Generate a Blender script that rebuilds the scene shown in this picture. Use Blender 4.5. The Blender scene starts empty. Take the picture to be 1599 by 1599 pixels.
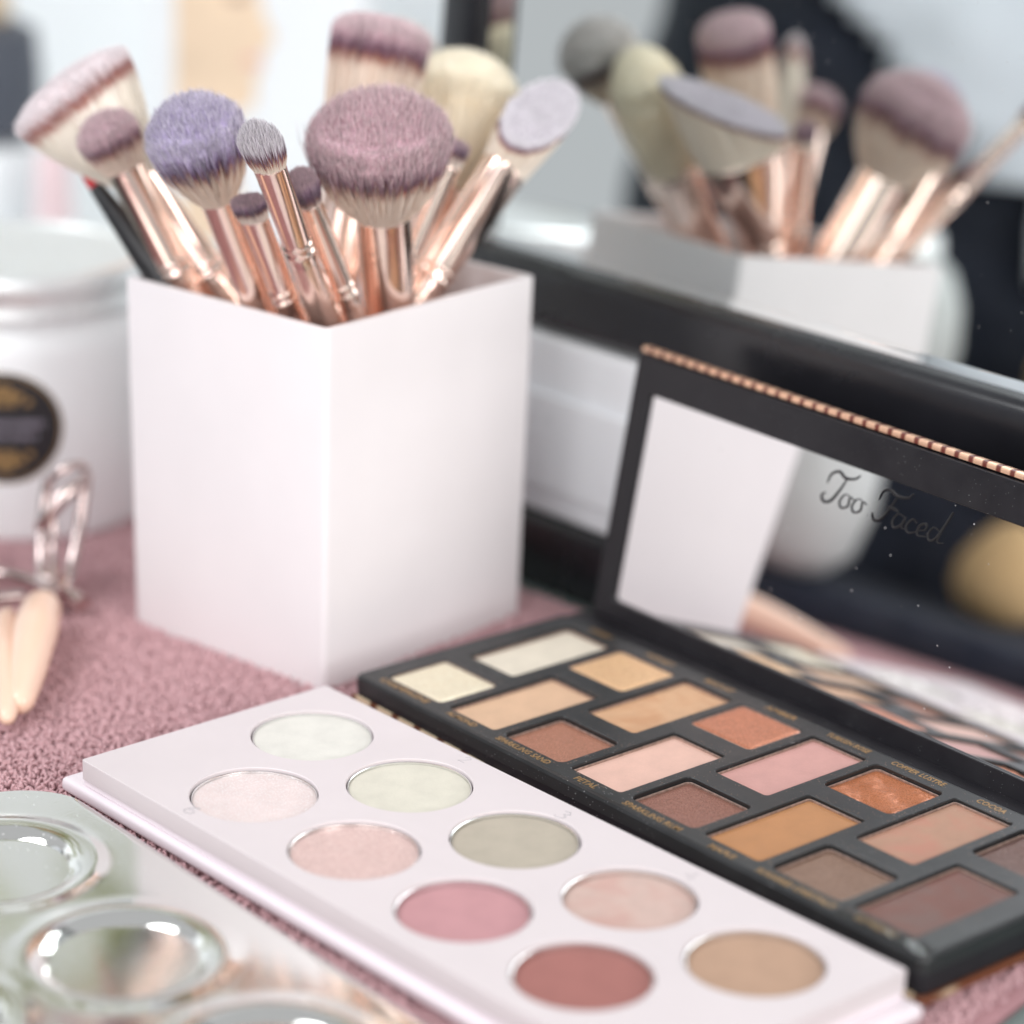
import bpy, bmesh, math, random
import numpy as np
from mathutils import Vector, Matrix
from mathutils.geometry import tessellate_polygon
random.seed(7); RNG = np.random.default_rng(7)
scene = bpy.context.scene
COL = scene.collection
V3 = Vector

# ------------------------------------------------------------------ camera
cam_d = bpy.data.cameras.new("camera"); cam = bpy.data.objects.new("camera", cam_d); COL.objects.link(cam)
right, up, fwd = V3((0.99952, 0.01009, 0.02921)), V3((-0.0309, 0.32643, 0.94472)), V3((0, 0.94517, -0.32658))
M = Matrix.Identity(4)
for i, v in enumerate((right, up, -fwd)):
    for j in range(3): M[j][i] = v[j]
M.translation = V3((0, 0, 0.28764))
cam.matrix_world = M
cam_d.sensor_width = 36; cam_d.lens = 36 * 4343.02 / 1599
cam_d.clip_start = 0.02; cam_d.clip_end = 60
cam_d.dof.use_dof = True; cam_d.dof.focus_distance = 0.660; cam_d.dof.aperture_fstop = 5.1
cam_d.dof.aperture_blades = 9
scene.camera = cam

# ------------------------------------------------------------------ world, lamps, exposure
world = bpy.data.worlds.new("World"); scene.world = world; world.use_nodes = True
bg = world.node_tree.nodes["Background"]; bg.inputs[0].default_value = (0.95, 0.97, 1.0, 1); bg.inputs[1].default_value = 0.60
def area(name, loc, target, sx, sy, power, col):
    d = bpy.data.lights.new(name, 'AREA'); d.shape = 'RECTANGLE'; d.size = sx; d.size_y = sy; d.energy = power; d.color = col
    o = bpy.data.objects.new(name, d); COL.objects.link(o); o.location = loc
    o.rotation_euler = (V3(target) - V3(loc)).to_track_quat('-Z', 'Y').to_euler()
    return o
area("window_light", (1.05, -0.55, 0.72), (0, .65, .05), 0.9, 0.9, 18, (1.0, 0.975, 0.95))
area("left_fill_light", (-0.55, -0.85, 0.62), (-.05, .6, .05), 1.0, 1.0, 10, (1.0, 0.98, 0.98))  # soft fill added from behind the camera at left, no real doorway
area("wall_fill_light", (-1.1, 0.35, 1.3), (-.15, 1.25, .05), 0.8, 0.8, 16, (0.96, 0.98, 1.0))  # lamp added from the left to whiten the back wall, not a window
scene.view_settings.view_transform = 'Standard'; scene.view_settings.look = 'None'
scene.view_settings.exposure = 0.03; scene.view_settings.gamma = 1.0
scene.cycles.max_bounces = 12; scene.cycles.diffuse_bounces = 9; scene.cycles.glossy_bounces = 6; scene.cycles.transmission_bounces = 6
scene.cycles.sample_clamp_indirect = 6
scene.cycles.use_denoising = True

# ------------------------------------------------------------------ frames of reference of the things
def vec(*a): return np.array(a, float)
A1, B1, p0 = vec(.67709, -.7359, 0), vec(.7359, .67709, 0), vec(-.04708, .62364, 0)
A2, B2, b0 = vec(.66026, -.75103, 0), vec(.75103, .66026, 0), vec(-.02355, .65154, 0)
HU, HV, h0 = vec(.63777, .77023, 0), vec(-.77023, .63777, 0), vec(-.04797, .67636, 0)
ZZ = vec(0, 0, 1)
def basis(org, x, y, z):
    m = Matrix.Identity(4)
    for i, v in enumerate((x, y, z)):
        for j in range(3): m[j][i] = float(v[j])
    m.translation = V3(org)
    return m

# ------------------------------------------------------------------ object helpers
def tag(o, label=None, cat=None, group=None, kind=None):
    if label: o['label'] = label
    if cat: o['category'] = cat
    if group: o['group'] = group
    if kind: o['kind'] = kind
    return o
def empty(name, mat, label, cat, group=None):
    o = bpy.data.objects.new(name, None); o.empty_display_size = .01; COL.objects.link(o); o.matrix_world = mat
    return tag(o, label, cat, group)
def link(name, me, mat, parent=None, smooth=False, world_mat=None):
    o = bpy.data.objects.new(name, me); COL.objects.link(o)
    if mat is not None and len(me.materials) == 0: me.materials.append(mat)
    if parent is not None: o.parent = parent
    if world_mat is not None: o.matrix_world = world_mat
    if smooth:
        me.polygons.foreach_set('use_smooth', [True] * len(me.polygons))
        if hasattr(me, 'set_sharp_from_angle'): me.set_sharp_from_angle(angle=math.radians(smooth if smooth > 1 else 40))
    return o
def mesh(name, verts, faces):
    me = bpy.data.meshes.new(name); me.from_pydata([tuple(map(float, v)) for v in verts], [], faces); me.update(); return me
def fix(me):
    bm = bmesh.new(); bm.from_mesh(me); bmesh.ops.recalc_face_normals(bm, faces=bm.faces); bm.to_mesh(me); bm.free(); return me
def box_me(name, x0, x1, y0, y1, z0, z1, bev=0.0, seg=2):
    bm = bmesh.new(); bmesh.ops.create_cube(bm, size=1)
    for v in bm.verts:
        v.co = V3(((x0 + x1) / 2 + v.co.x * (x1 - x0), (y0 + y1) / 2 + v.co.y * (y1 - y0), (z0 + z1) / 2 + v.co.z * (z1 - z0)))
    if bev: bmesh.ops.bevel(bm, geom=bm.edges[:], offset=bev, segments=seg, profile=.5, affect='EDGES')
    me = bpy.data.meshes.new(name); bm.to_mesh(me); bm.free(); return me
def lathe(name, prof, n=40, cap0=True, cap1=True, sy=None):
    """prof: list of (r, z) ; sy: optional function z -> y flattening"""
    vs, fs = [], []
    for (r, z) in prof:
        k = sy(z) if sy else (1, 1)
        for i in range(n):
            a = 2 * math.pi * i / n; vs.append((r * k[0] * math.cos(a), r * k[1] * math.sin(a), z))
    for j in range(len(prof) - 1):
        for i in range(n):
            i2 = (i + 1) % n; fs.append((j * n + i, j * n + i2, (j + 1) * n + i2, (j + 1) * n + i))
    if cap0: fs.append(tuple(range(n - 1, -1, -1)))
    if cap1: fs.append(tuple((len(prof) - 1) * n + i for i in range(n)))
    return mesh(name, vs, fs)
def tube(name, pts, rad, n=8, closed=False, flat=1.0):
    pts = [V3(p) for p in pts]; m = len(pts); vs, fs = [], []
    rr = rad if isinstance(rad, (list, tuple)) else [rad] * m
    nrm = None
    for i, p in enumerate(pts):
        if closed: t = (pts[(i + 1) % m] - pts[i - 1])
        else: t = pts[min(i + 1, m - 1)] - pts[max(i - 1, 0)]
        t.normalize()
        if nrm is None:
            nrm = t.orthogonal().normalized()
        nrm = (nrm - t * nrm.dot(t)).normalized(); b = t.cross(nrm)
        for k in range(n):
            a = 2 * math.pi * k / n; vs.append(p + (nrm * math.cos(a) + b * math.sin(a) * flat) * rr[i])
    segs = m if closed else m - 1
    for i in range(segs):
        for k in range(n):
            k2 = (k + 1) % n; i2 = (i + 1) % m
            fs.append((i * n + k, i * n + k2, i2 * n + k2, i2 * n + k))
    if not closed:
        fs.append(tuple(range(n - 1, -1, -1))); fs.append(tuple((m - 1) * n + k for k in range(n)))
    return mesh(name, vs, fs)
def rrect(x0, x1, y0, y1, r, n=4):
    out = []
    for cx, cy, a0 in ((x1 - r, y1 - r, 0), (x0 + r, y1 - r, 90), (x0 + r, y0 + r, 180), (x1 - r, y0 + r, 270)):
        for k in range(n + 1):
            a = math.radians(a0 + 90 * k / n); out.append((cx + r * math.cos(a), cy + r * math.sin(a)))
    return out
def circ(x, y, r, n=48): return [(x + r * math.cos(2 * math.pi * k / n), y + r * math.sin(2 * math.pi * k / n)) for k in range(n)]
def inset(poly, d):
    c = (sum(p[0] for p in poly) / len(poly), sum(p[1] for p in poly) / len(poly))
    xs = [p[0] for p in poly]; ys = [p[1] for p in poly]
    hx, hy = (max(xs) - min(xs)) / 2, (max(ys) - min(ys)) / 2
    return [(c[0] + (p[0] - c[0]) * (hx - d) / hx, c[1] + (p[1] - c[1]) * (hy - d) / hy) for p in poly]
def holed_slab(name, outer, holes, z0, z1, ch=.0003, chh=.00015):
    """flat slab with holes, softly chamfered outer and hole edges"""
    vs, fs = [], []
    def ring(poly, z):
        s = len(vs); vs.extend((x, y, z) for x, y in poly); return list(range(s, s + len(poly)))
    def wall(a, b, flip=False):
        n = len(a)
        for i in range(n):
            j = (i + 1) % n; f = (a[i], a[j], b[j], b[i]); fs.append(f[::-1] if flip else f)
    tops = [inset(outer, ch)] + [inset(h, -chh) for h in holes]
    rings = []
    for poly in tops: rings.append(ring(poly, z1))
    flat = [i for r in rings for i in r]
    for t in tessellate_polygon([[V3((x, y, 0)) for x, y in p] for p in tops]): fs.append(tuple(flat[i] for i in t))
    b = ring(inset(outer, ch * .3), z1 - ch * .3); c = ring(outer, z1 - ch); d = ring(outer, z0)
    wall(b, rings[0]); wall(c, b); wall(d, c); botr = [d]
    for k, h in enumerate(holes):
        e = ring(h, z1 - chh); f = ring(h, z0); wall(rings[k + 1], e); wall(e, f); botr.append(f)
    flat = [i for r in botr for i in r]
    for t in tessellate_polygon([[V3((x, y, 0)) for x, y in p] for p in [outer] + holes]): fs.append(tuple(flat[i] for i in t)[::-1])
    return fix(mesh(name, vs, fs))
def plate_me(name, poly, z0, z1, ch=.0):
    return holed_slab(name, poly, [], z0, z1, ch if ch else 1e-5)
def text_me(txt, size, extrude=.00003):
    cu = bpy.data.curves.new('txt', 'FONT'); cu.body = txt; cu.size = size; cu.extrude = extrude; cu.resolution_u = 2; cu.offset = size * .012
    o = bpy.data.objects.new('txt', cu); COL.objects.link(o)
    dg = bpy.context.evaluated_depsgraph_get(); me = bpy.data.meshes.new_from_object(o.evaluated_get(dg))
    bpy.data.objects.remove(o); bpy.data.curves.remove(cu); return me

# ------------------------------------------------------------------ materials
def srgb(r, g, b):
    return tuple(((c / 255) / 12.92 if c / 255 <= .04045 else ((c / 255 + .055) / 1.055) ** 2.4) for c in (r, g, b)) + (1,)
class Mat:
    def __init__(s, name):
        s.m = bpy.data.materials.new(name); s.m.use_nodes = True; s.nt = s.m.node_tree; s.N = s.nt.nodes; s.b = s.N['Principled BSDF']
    def node(s, t, **kw):
        n = s.N.new(t)
        for k, v in kw.items():
            if k in n.inputs: n.inputs[k].default_value = v
            else: setattr(n, k, v)
        return n
    def link(s, a, b): s.nt.links.new(a, b)
    def coords(s, scale=(1, 1, 1), kind='Object'):
        tc = s.N.new('ShaderNodeTexCoord'); mp = s.N.new('ShaderNodeMapping'); mp.inputs['Scale'].default_value = scale
        s.link(tc.outputs[kind], mp.inputs[0]); return mp.outputs[0]
    def noise(s, sc, det=3, rough=.55, vecs=None, dist=0):
        n = s.N.new('ShaderNodeTexNoise'); n.inputs['Scale'].default_value = sc; n.inputs['Detail'].default_value = det
        n.inputs['Roughness'].default_value = rough; n.inputs['Distortion'].default_value = dist
        s.link(vecs if vecs is not None else s.coords(), n.inputs['Vector']); return n.outputs['Fac']
    def ramp(s, fac, stops, interp='LINEAR'):
        r = s.N.new('ShaderNodeValToRGB'); s.link(fac, r.inputs[0]); el = r.color_ramp.elements; r.color_ramp.interpolation = interp
        el[0].position, el[0].color = stops[0]; el[1].position, el[1].color = stops[-1]
        for p, c in stops[1:-1]:
            e = el.new(p); e.color = c
        return r.outputs[0]
    def mix(s, fac, a, b, mode='MIX'):
        m = s.N.new('ShaderNodeMix'); m.data_type = 'RGBA'; m.blend_type = mode
        for sock, v in ((m.inputs[0], fac), (m.inputs[6], a), (m.inputs[7], b)):
            if hasattr(v, 'is_linked') or isinstance(v, bpy.types.NodeSocket): s.link(v, sock)
            else: sock.default_value = v
        return m.outputs[2]
    def bump(s, h, strength=.3, dist=.0003, prev=None):
        b = s.N.new('ShaderNodeBump'); b.inputs['Strength'].default_value = strength; b.inputs['Distance'].default_value = dist
        s.link(h, b.inputs['Height'])
        if prev is not None: s.link(prev, b.inputs['Normal'])
        s.link(b.outputs[0], s.b.inputs['Normal']); return b.outputs[0]
    def set(s, **kw):
        for k, v in kw.items():
            k = k.replace('_', ' ')
            if isinstance(v, bpy.types.NodeSocket): s.link(v, s.b.inputs[k])
            else: s.b.inputs[k].default_value = v
        return s
def lv(v): return (v, v, v, 1)
def plain(name, col, rough=.4, metal=0, noise_amt=.06, sc=60, bump=0.0, bsc=800, **kw):
    m = Mat(name); n = m.noise(sc, 3)
    dk = tuple(c * (1 - noise_amt) for c in col[:3]) + (1,); lt = tuple(min(1, c * (1 + noise_amt)) for c in col[:3]) + (1,)
    m.set(Base_Color=m.ramp(n, [(.3, dk), (.7, lt)]), Metallic=metal)
    m.set(Roughness=m.ramp(m.noise(sc * 2.3, 4), [(.3, lv(max(.02, rough * .85))), (.7, lv(min(1, rough * 1.15)))]))
    if bump: m.bump(m.noise(bsc, 2), bump, .0002)
    m.set(**kw)
    return m.m
def dusty(name, col, rough, dens=.8, sc=1500, amt=.045, speck=(.75, .75, .75, 1), **kw):
    """gloss surface with scattered dust specks and smudges"""
    m = Mat(name)
    vo = m.node('ShaderNodeTexVoronoi'); vo.inputs['Scale'].default_value = sc; m.link(m.coords(), vo.inputs['Vector'])
    patch = m.ramp(m.noise(45, 4, .7), [(.42, lv(0)), (.75, lv(1))])
    sp = m.ramp(vo.outputs['Distance'], [(0.0, lv(1)), (amt * 2, lv(1)), (amt * 2 + .05, lv(0))])
    pick = m.node('ShaderNodeSeparateColor'); m.link(vo.outputs['Color'], pick.inputs[0])
    pk = m.ramp(pick.outputs[0], [(dens, lv(0)), (dens + .02, lv(1))])
    f = m.mix(1.0, m.mix(1.0, sp, pk, 'MULTIPLY'), patch, 'MULTIPLY')
    smud = m.noise(70, 5, .65)
    c = m.mix(m.ramp(smud, [(.4, lv(0)), (.8, lv(.12))]), col, tuple(min(1, x * 1.5 + .05) for x in col[:3]) + (1,))
    m.set(Base_Color=m.mix(f, c, speck), Roughness=m.ramp(smud, [(.3, lv(rough)), (.75, lv(min(1, rough + .2)))]))
    if kw.get('Metallic'): kw['Metallic'] = m.mix(f, lv(1), lv(0))
    m.set(**kw); return m.m

M_holder = plain('white_pink_acrylic', (.79, .748, .760, 1), .38, noise_amt=.03, sc=18, bump=.02, bsc=300)
M_rose = Mat('rose_gold_metal')
n_ = M_rose.noise(900, 2); M_rose.set(Base_Color=(.95, .74, .65, 1), Metallic=1.0, Roughness=M_rose.ramp(M_rose.noise(160, 4), [(.3, lv(.10)), (.75, lv(.2))])); M_rose.bump(n_, .03, .0001); M_rose = M_rose.m
M_rosepaint = plain('rose_gold_handle', (.93, .67, .57, 1), .22, metal=.85, noise_amt=.03)
M_blackp = dusty('black_gloss_plastic', (.010, .009, .012, 1), .34, Specular_IOR_Level=.32)
M_tray = dusty('black_satin_tray', (.010, .011, .012, 1), .30, dens=.55, sc=1300, amt=.06, Specular_IOR_Level=.6)
M_blackm = plain('black_frame_lacquer', (.012, .012, .015, 1), .25, noise_amt=.2, sc=30)
M_mirror = dusty('mirror_silver', (.86, .88, .88, 1), .0, dens=.86, sc=700, amt=.05, Metallic=1.0)
def mirror_mat(name, tint, sc):
    m = Mat(name); vo = m.node('ShaderNodeTexVoronoi'); vo.inputs['Scale'].default_value = sc; m.link(m.coords(), vo.inputs['Vector'])
    pick = m.node('ShaderNodeSeparateColor'); m.link(vo.outputs['Color'], pick.inputs[0])
    sp = m.ramp(vo.outputs['Distance'], [(0, lv(1)), (.09, lv(1)), (.16, lv(0))]); pk = m.ramp(pick.outputs[0], [(.93, lv(0)), (.96, lv(.4))])
    f = m.mix(1.0, sp, pk, 'MULTIPLY')
    m.set(Base_Color=m.mix(f, tint, (.7, .7, .75, 1)), Metallic=m.mix(f, lv(1), lv(0)), Roughness=m.mix(f, lv(.004), lv(.7)))
    return m.m
M_mirror = mirror_mat('mirror_silver', (.80, .835, .83, 1), 800)
M_mirror2 = mirror_mat('small_mirror_silver', (.86, .86, .875, 1), 600)
M_gold = plain('gold_print', (.40, .24, .10, 1), .35, metal=.5, noise_amt=.25, sc=900)
M_pink = plain('pink_card', (.655, .59, .60, 1), .5, noise_amt=.02, sc=40, bump=.03, bsc=1500)
M_pinkedge = plain('pale_lilac_card', (.84, .76, .80, 1), .45, noise_amt=.015)
M_tin = plain('pan_tin', (.80, .80, .80, 1), .18, metal=1.0, noise_amt=.04)
M_pencil = plain('pencil_graphite', (.36, .34, .36, 1), .5)
M_steel = None

# towel
def towel_mat():
    m = Mat('dusty_rose_terry'); n = m.noise(70, 3); f = m.noise(1600, 2)
    c = m.ramp(n, [(.3, (.50, .28, .30, 1)), (.7, (.62, .38, .40, 1))])
    c = m.mix(m.ramp(f, [(.3, lv(0)), (.7, lv(.5))]), c, (.70, .46, .48, 1))
    m.set(Base_Color=c, Roughness=.9, Sheen_Weight=.35, Sheen_Roughness=.5, Sheen_Tint=(1, .85, .88, 1)); m.bump(m.noise(2200, 2), .5, .0002)
    return m.m
M_towel = towel_mat()
M_towelbase = plain('terry_ground_weave', (.44, .24, .26, 1), .95, bump=.6, bsc=900)

# ------------------------------------------------------------------ setting: table, wall
M_table = plain('grey_green_glass_top', (.20, .25, .24, 1), .18, noise_amt=.08, sc=8)
M_wall = plain('white_wall', (.90, .93, .95, 1), .7, noise_amt=.02, sc=4)
tb = link('table_top', box_me('table_top', -.9, .8, .15, 1.35, -.024, -.0045, .003), M_table); tag(tb, kind='structure')
M_sill = plain('white_desk_cloth', (.80, .84, .86, 1), .4, noise_amt=.02, sc=5)
sl = link('back_runner', box_me('back_runner', -1.6, 1.2, .93, 1.35, -.004, -.0005, .001), M_sill); tag(sl, kind='structure')
wl = link('wall', box_me('wall', -2.2, 1.5, 1.352, 1.40, -.7, .9), M_wall); tag(wl, kind='structure')

# ------------------------------------------------------------------ towel
tw_dir_r = vec(.6, .8, 0)
cA = vec(.0159, .7499, 0); dA = vec(-.7538, .6571, 0)
cR = vec(.1009, .5147, 0)
# intersection of back edge (cA + t dA) and right edge (cR + s tw_dir_r)
mm = np.array([[dA[0], -tw_dir_r[0]], [dA[1], -tw_dir_r[1]]]); t_, s_ = np.linalg.solve(mm, (cR - cA)[:2])
corner = cA + t_ * dA
c2 = corner + dA * .42; c3 = c2 - tw_dir_r * .50 ; c4 = corner - tw_dir_r * .50
towel = empty('towel', Matrix.Translation(V3((-.08, .6, 0))), 'dusty rose terry towel spread flat under the palettes and brush holder', 'towel')
poly = [tuple(p[:2]) for p in (corner, c2, c3, c4)]
def towel_base():
    n = 90; vs, fs = [], []
    for i in range(n + 1):
        for j in range(n + 1):
            p = corner + (c2 - corner) * i / n + (c4 - corner) * j / n
            z = .0009 * math.sin(p[0] * 60 + p[1] * 25) * math.cos(p[1] * 48 - p[0] * 30) * .6
            e = min(i, n - i, j, n - j); z -= .0028 * (1 if e == 0 else .25 if e == 1 else 0)
            vs.append((p[0], p[1], z))
    for i in range(n):
        for j in range(n):
            a = i * (n + 1) + j; fs.append((a, a + 1, a + n + 2, a + n + 1))
    k = len(vs); vs += [(p[0], p[1], -.0044) for p in (corner, c2, c3, c4)]; fs.append((k, k + 1, k + 2, k + 3))
    return fix(mesh('towel_ground', vs, fs))
me = towel_base(); o = link('ground_weave', me, M_towelbase, towel, smooth=60); o.matrix_parent_inverse = towel.matrix_world.inverted()
def loops():
    sp = .00105
    e1 = (c2 - corner) / np.linalg.norm(c2 - corner); e2 = (c4 - corner) / np.linalg.norm(c4 - corner)
    L1, L2 = .42, .50
    gi, gj = np.meshgrid(np.arange(0.002, L1, sp), np.arange(.002, L2, sp * 1.05), indexing='ij')
    P = corner + gi[..., None] * e1 + gj[..., None] * e2
    P = P.reshape(-1, 3); P[:, :2] += RNG.normal(0, .00033, (len(P), 2)); 
    keep = (P[:, 0] > -.36) & (P[:, 1] > .42)
    P = P[keep]; P[:, 2] = .0006
    me = bpy.data.meshes.new('loop_points'); me.vertices.add(len(P)); me.vertices.foreach_set('co', P.astype(np.float32).ravel())
    rot = np.stack([RNG.normal(0, .55, len(P)), RNG.normal(0, .45, len(P)), RNG.uniform(0, 6.283, len(P))], 1).astype(np.float32)
    a = me.attributes.new('rot', 'FLOAT_VECTOR', 'POINT'); a.data.foreach_set('vector', rot.ravel())
    s = me.attributes.new('siz', 'FLOAT', 'POINT'); s.data.foreach_set('value', RNG.uniform(.75, 1.3, len(P)).astype(np.float32))
    o = link('terry_loops', me, None, towel); o.matrix_parent_inverse = towel.matrix_world.inverted(); o['kind'] = 'stuff'
    ng = bpy.data.node_groups.new('loops', 'GeometryNodeTree')
    ng.interface.new_socket('Geometry', in_out='INPUT', socket_type='NodeSocketGeometry'); ng.interface.new_socket('Geometry', in_out='OUTPUT', socket_type='NodeSocketGeometry')
    N = ng.nodes; gin = N.new('NodeGroupInput'); gout = N.new('NodeGroupOutput')
    arc = N.new('GeometryNodeCurveArc'); arc.inputs['Resolution'].default_value = 8; arc.inputs['Radius'].default_value = .00066
    arc.inputs['Start Angle'].default_value = math.radians(-35); arc.inputs['Sweep Angle'].default_value = math.radians(250)
    cc = N.new('GeometryNodeCurvePrimitiveCircle'); cc.inputs['Resolution'].default_value = 5; cc.inputs['Radius'].default_value = .00025
    c2m = N.new('GeometryNodeCurveToMesh'); ng.links.new(arc.outputs[0], c2m.inputs[0]); ng.links.new(cc.outputs[0], c2m.inputs[1])
    tf = N.new('GeometryNodeTransform'); tf.inputs['Rotation'].default_value = (math.radians(90), 0, 0); tf.inputs['Translation'].default_value = (0, 0, .0009); tf.inputs['Scale'].default_value = (.8, 1, 1.35)
    ng.links.new(c2m.outputs[0], tf.inputs[0])
    ss = N.new('GeometryNodeSetShadeSmooth'); ng.links.new(tf.outputs[0], ss.inputs[0])
    sm = N.new('GeometryNodeSetMaterial'); sm.inputs['Material'].default_value = M_towel; ng.links.new(ss.outputs[0], sm.inputs[0])
    iop = N.new('GeometryNodeInstanceOnPoints'); ng.links.new(gin.outputs[0], iop.inputs['Points']); ng.links.new(sm.outputs[0], iop.inputs['Instance'])
    ra = N.new('GeometryNodeInputNamedAttribute'); ra.data_type = 'FLOAT_VECTOR'; ra.inputs['Name'].default_value = 'rot'
    e2r = N.new('FunctionNodeEulerToRotation'); ng.links.new(ra.outputs['Attribute'], e2r.inputs[0]); ng.links.new(e2r.outputs[0], iop.inputs['Rotation'])
    sa = N.new('GeometryNodeInputNamedAttribute'); sa.data_type = 'FLOAT'; sa.inputs['Name'].default_value = 'siz'; ng.links.new(sa.outputs['Attribute'], iop.inputs['Scale'])
    ng.links.new(iop.outputs[0], gout.inputs[0])
    md = o.modifiers.new('loops', 'NODES'); md.node_group = ng
    me.materials.append(M_towel)
loops()

# ------------------------------------------------------------------ brush holder
HS_U, HS_V, HH = .0822, .0752, .1007
hold = empty('brush_holder', basis(h0, HU, HV, ZZ), 'square white pink brush holder full of makeup brushes, standing on the towel', 'brush holder')
def holder():
    wt = .0026; vs, fs = [], []
    def ring(i0, z, r, tap):
        s = len(vs); k = tap
        pr = rrect(i0 + k * HS_U, HS_U - i0 - k * HS_U, i0 + k * HS_V, HS_V - i0 - k * HS_V, r, 4); vs.extend((x, y, z) for x, y in pr); return s, len(pr)
    rs = [ring(0.0006, 0, .0015, .0125), ring(0, .0006, .0018, .0122), ring(0, HH - .0007, .0018, 0), ring(.0002, HH - .0002, .0016, 0), ring(.0007, HH, .0013, 0), ring(wt - .0006, HH, .0012, 0), ring(wt - .0001, HH - .0003, .0010, 0), ring(wt, HH - .0009, .0010, 0), ring(wt, .004, .0010, .0125)]
    for (a, n), (b, _) in zip(rs, rs[1:]):
        for i in range(n):
            j = (i + 1) % n; fs.append((a + i, a + j, b + j, b + i))
    fs.append(tuple(range(rs[0][0] + rs[0][1] - 1, rs[0][0] - 1, -1))); a, n = rs[-1]; fs.append(tuple(range(a, a + n)))
    return fix(mesh('holder_box', vs, fs))
o = link('box_wall', holder(), M_holder, hold, smooth=30)

# ------------------------------------------------------------------ brushes
def bristle_mat(name, tip, mid, dark, red, base, lo=.40):
    m = Mat(name); uv = m.N.new('ShaderNodeUVMap'); uv.uv_map = 'hair'; sp = m.N.new('ShaderNodeSeparateXYZ'); m.link(uv.outputs[0], sp.inputs[0])
    c = m.ramp(sp.outputs[0], [(0, tip), (.16, mid), (.34, dark), (.42, dark), (.50, red), (.66, base), (1.0, base)])
    vary = m.ramp(sp.outputs[1], [(0, lv(lo)), (.4, lv(.55 + lo / 2)), (1, lv(1.2))])
    m.set(Base_Color=m.mix(1.0, c, m.mix(m.ramp(sp.outputs[0], [(.5, lv(0)), (.62, lv(.75))]), vary, lv(1)), 'MULTIPLY'), Roughness=.42, Specular_IOR_Level=.3)
    m.set(Sheen_Weight=.5, Sheen_Roughness=.35)
    return m.m
BM = {
 'mauve': bristle_mat('mauve_bristles', (.98, .80, .82, 1), (.82, .55, .62, 1), (.24, .10, .16, 1), (.50, .17, .10, 1), (.98, .83, .71, 1)),
 'lavender': bristle_mat('lavender_bristles', (.94, .89, 1.0, 1), (.70, .60, .88, 1), (.18, .09, .22, 1), (.44, .15, .09, 1), (.97, .81, .67, 1)),
 'white': bristle_mat('white_tip_bristles', (.96, .93, .96, 1), (.82, .77, .84, 1), (.22, .10, .16, 1), (.46, .15, .08, 1), (.97, .86, .74, 1), .7),
 'purple': bristle_mat('purple_bristles', (.74, .54, .57, 1), (.46, .30, .42, 1), (.14, .07, .13, 1), (.34, .12, .09, 1), (.95, .84, .76, 1)),
 'fan': bristle_mat('fan_bristles', (.98, .93, .95, 1), (.93, .83, .85, 1), (.42, .17, .15, 1), (.50, .22, .17, 1), (.97, .91, .81, 1), .75),
 'grey': bristle_mat('grey_bristles', (.92, .88, .86, 1), (.80, .76, .74, 1), (.16, .12, .13, 1), (.25, .14, .11, 1), (.90, .76, .62, 1)),
 'cream': bristle_mat('cream_bristles', (.98, .93, .80, 1), (.97, .90, .75, 1), (.97, .88, .71, 1), (.97, .86, .68, 1), (.98, .88, .70, 1), .9),
}
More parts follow.
